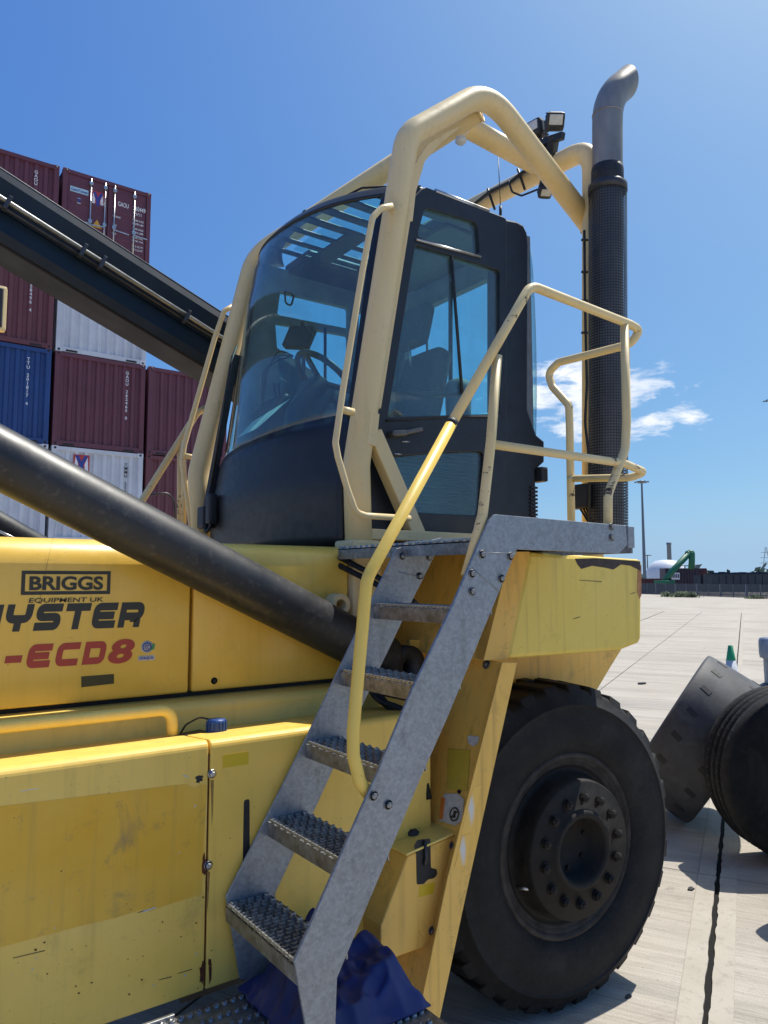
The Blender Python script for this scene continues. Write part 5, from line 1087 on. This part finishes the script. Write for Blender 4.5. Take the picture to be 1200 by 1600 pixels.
# ================================================================== LOOSE THINGS
# blue tarpaulin crumpled behind the steps
mb = MB(); rr_ = random.Random(4)
def tarp(u, v):
    x = .99 + u * .42; y = 1.70 + v * .415; p = Vector((x * 3.0, y * 3.6, 2.3))
    n1 = mnoise.noise(p * 1.1); n2 = abs(mnoise.noise(p * 2.2 + Vector((5, 1, 2)))); n3 = abs(mnoise.noise(p * 5.5 + Vector((2, 7, 1)))); n4 = abs(mnoise.noise(p * 11 + Vector((1, 3, 9))))
    e = min(1, 6 * min(u, 1 - u, v * 1.4, 1 - v)); pk = math.exp(-((u - .50) / .09) ** 2 - ((v - .80) / .16) ** 2) * .15 + math.exp(-((u - .85) / .25) ** 2 - ((v - .45) / .3) ** 2) * .10 + math.exp(-((u - .12) / .2) ** 2 - ((v - .55) / .3) ** 2) * .07
    z = .582 + e * (.02 + pk * (1 - .6 * n2) + .06 * max(0, n1 + .1) + .10 * max(0, .32 - n2) + .05 * max(0, .3 - n3) + .006 * n4)
    return Vector((x + .02 * n3, y + .02 * n2, max(.580, z)))
mb.grid(tarp, 74, 70, True)
for _ in range(3): bmesh.ops.smooth_vert(mb.bm, verts=mb.bm.verts, factor=.5, use_axis_x=True, use_axis_y=True, use_axis_z=True)
tp = mb.build('tarpaulin', TARPB); sm = tp.modifiers.new('cloth', 'SOLIDIFY'); sm.thickness = .003; tag(tp, 'crumpled dark blue tarpaulin lying behind the lowest step', 'tarpaulin')
# spare tyres
def tyre_thing(c, axis, r, w, label, ribs, m=RUB2, slots=0, hole=.55):
    axis = Vector(axis).normalized(); rt = thing('spare_tyre', label, 'tyre', (c.x, c.y, 0), 'loose tyres beside the machine')
    h = w / 2; mb = MB(); pr = [(r * hole, -h * .75), (r * (hole + .04), -h * .86), (r * .78, -h * .99), (r * .9, -h * 1.0), (r * .965, -h * .985), (r * .985, -h * .95)]
    if ribs:
        for k in range(ribs):
            y0 = -h * .78 + 1.56 * h * k / ribs; y1 = y0 + 1.56 * h / ribs; pr += [(r, y0 + .012), (r, y1 - .012), (r - .022, y1 - .009), (r - .022, y1 + .009)]
        pr = pr[:-2]
    else: pr += [(r * .993, -h * .9), (r * .998, -h * .6), (r, 0), (r * .998, h * .6), (r * .993, h * .9)]
    pr += [(r * .985, h * .95), (r * .965, h * .985), (r * .9, h * 1.0), (r * .78, h * .99), (r * (hole + .04), h * .86), (r * hole, h * .75), (r * (hole + .02), h * .7), (r * .8, h * .9), (r * .93, h * .7), (r * .93, -h * .7), (r * .8, -h * .9), (r * (hole + .02), -h * .7)]
    mb.lathe(c, axis, pr, 72, True); o = mb.build('carcass', m, rt)
    x = axis.orthogonal().normalized(); y = axis.cross(x)
    if ribs:
        b = MB()
        for k in range(60):
            a = 2 * math.pi * k / 60; rad = x * math.cos(a) + y * math.sin(a); tn = axis.cross(rad)
            for q in range(ribs): yy = -h * .78 + 1.56 * h * (q + .5) / ribs; d1 = (axis + tn * .5 * (1 if q % 2 else -1)).normalized(); b.bar(c + rad * r * .998 + axis * yy - d1 * .017, c + rad * r * .998 + axis * yy + d1 * .017, .005, .005, rad)
        b.build('tread_sipe', HOSEM, rt, smooth=False, kind='stuff')
    if slots:
        for k in range(slots):
            for s in (-1, 1):
                a = 2 * math.pi * (k + (.5 if s > 0 else 0)) / slots; rad = x * math.cos(a) + y * math.sin(a); tn = axis.cross(rad); d1 = (tn * .22 + axis * .95).normalized()
                b = MB(); b.bar(c + rad * (r * .9985) + axis * s * h * .52 - d1 * .038, c + rad * (r * .9985) + axis * s * h * .52 + d1 * .038, .040, .005, rad, .002); b.build('wear_slot', HOSEM, rt, smooth=False)
    return rt, o
# leaning tyre: seen on its tread, top tipped to the right onto its neighbours
bc = on(1046, 1290, Z=0); D_ = bc.dot(fh); tdir = (RT * .575 + UPZ * .815).normalized(); axl = (RT * .80 - UPZ * .56 + fh * -.42).normalized()
tdir = (tdir - axl * tdir.dot(axl)).normalized(); rL, wL = .575, .50
cL = on(1091, 1160, D=D_ + .1)
lowest = min((cL + (tdir * math.cos(a) + axl.cross(tdir) * math.sin(a)) * rL + axl * s * wL / 2 * .9).z for a in [k * .1 for k in range(63)] for s in (-1, 1))
cL = cL - UPZ * lowest
tyre_thing(cL, axl, rL, wL, 'worn bald tyre with oblong slots leaning on the standing tyre', 0, slots=18, hole=.62)
axr = (-fh * .99 + RT * .06).normalized(); rR = .545
def stand(px_, py_, r): c = on(px_, py_, Z=0); return c + UPZ * r
cR = stand(1270, 1356, rR) + fh * .14
tyre_thing(cR, axr, rR, .32, 'standing ribbed tyre at the right edge that the slotted tyre leans on', 4, m=RUB, hole=.36)
mb = MB(); mb.lathe(cR, axr, [(0, .03), (.10, .03), (.11, .0), (.17, .0), (.20, .05), (.205, .14), (.215, .14)], 32); mb.build('dark_hole_disc', RIMM, [o for o in bpy.data.objects if o.get('label', '').startswith('standing ribbed')][0])  # added dark disc, stands for the shaded hollow inside the tyre
cR3 = Vector((4.64, 1.73, rR))
tyre_thing(cR3, (axr + RT * .15), rR, .32, 'third standing tyre mostly out of view beyond the right edge', 4, m=RUB, hole=.36)
# traffic cone with a green tip
b0 = on(1144, 1076, Z=0); cone = thing('traffic_cone', 'grey traffic cone with a green tip behind the leaning tyre', 'traffic cone', b0)
mb = MB(); mb.lathe(b0, (0, 0, 1), [(.17, .03), (.135, .06), (.075, .46), (.06, .46)], 24); mb.span(b0 + Vector((-.2, -.2, 0)), b0 + Vector((.2, .2, .035)), .01); mb.build('cone_body', CONEW, cone)
mb = MB(); mb.lathe(b0, (0, 0, 1), [(.0755, .455), (.035, .70), (.02, .705), (.02, .68)], 24); mb.build('cone_tip', CONEG, cone)
# weathered bollard at the right edge
b0 = on(1206, 1078, Z=0); bol = thing('bollard', 'blue grey weathered bollard on a dark base at the right edge', 'bollard', b0)
mb = MB(); mb.lathe(b0, (0, 0, 1), [(.10, 0), (.105, .5), (.155, .52), (.165, .60), (.165, .78), (.15, .83), (.10, .845), (0, .85)], 24); mb.build('post', BLUEGREY, bol)
mb = MB(); mb.lathe(b0, (0, 0, 1), [(0, .10), (.12, .11), (.22, .05), (.24, 0)], 24); mb.build('base', STEELD, bol)
# bits of rubber on the concrete
for (x, y, s, lb) in ((1003, 1069, .10, 'black scrap of rubber on the concrete right of the fender'), (1080, 1390, .03, 'small dark pebble at the edge of the tyre shadow'), (982, 1558, .02, 'tiny dark chip on the sunlit concrete by the wheel')):
    p = on(x, y, Z=0); mb = MB(); n = 9; mb.prism([p + Vector((math.cos(k * .698) * s * random.uniform(.6, 1.2), math.sin(k * .698) * s * .6 * random.uniform(.6, 1.2), .001)) for k in range(n)], (0, 0, s * .25)); tag(mb.build('rubber_scrap', HOSEM, smooth=False), lb, 'debris')
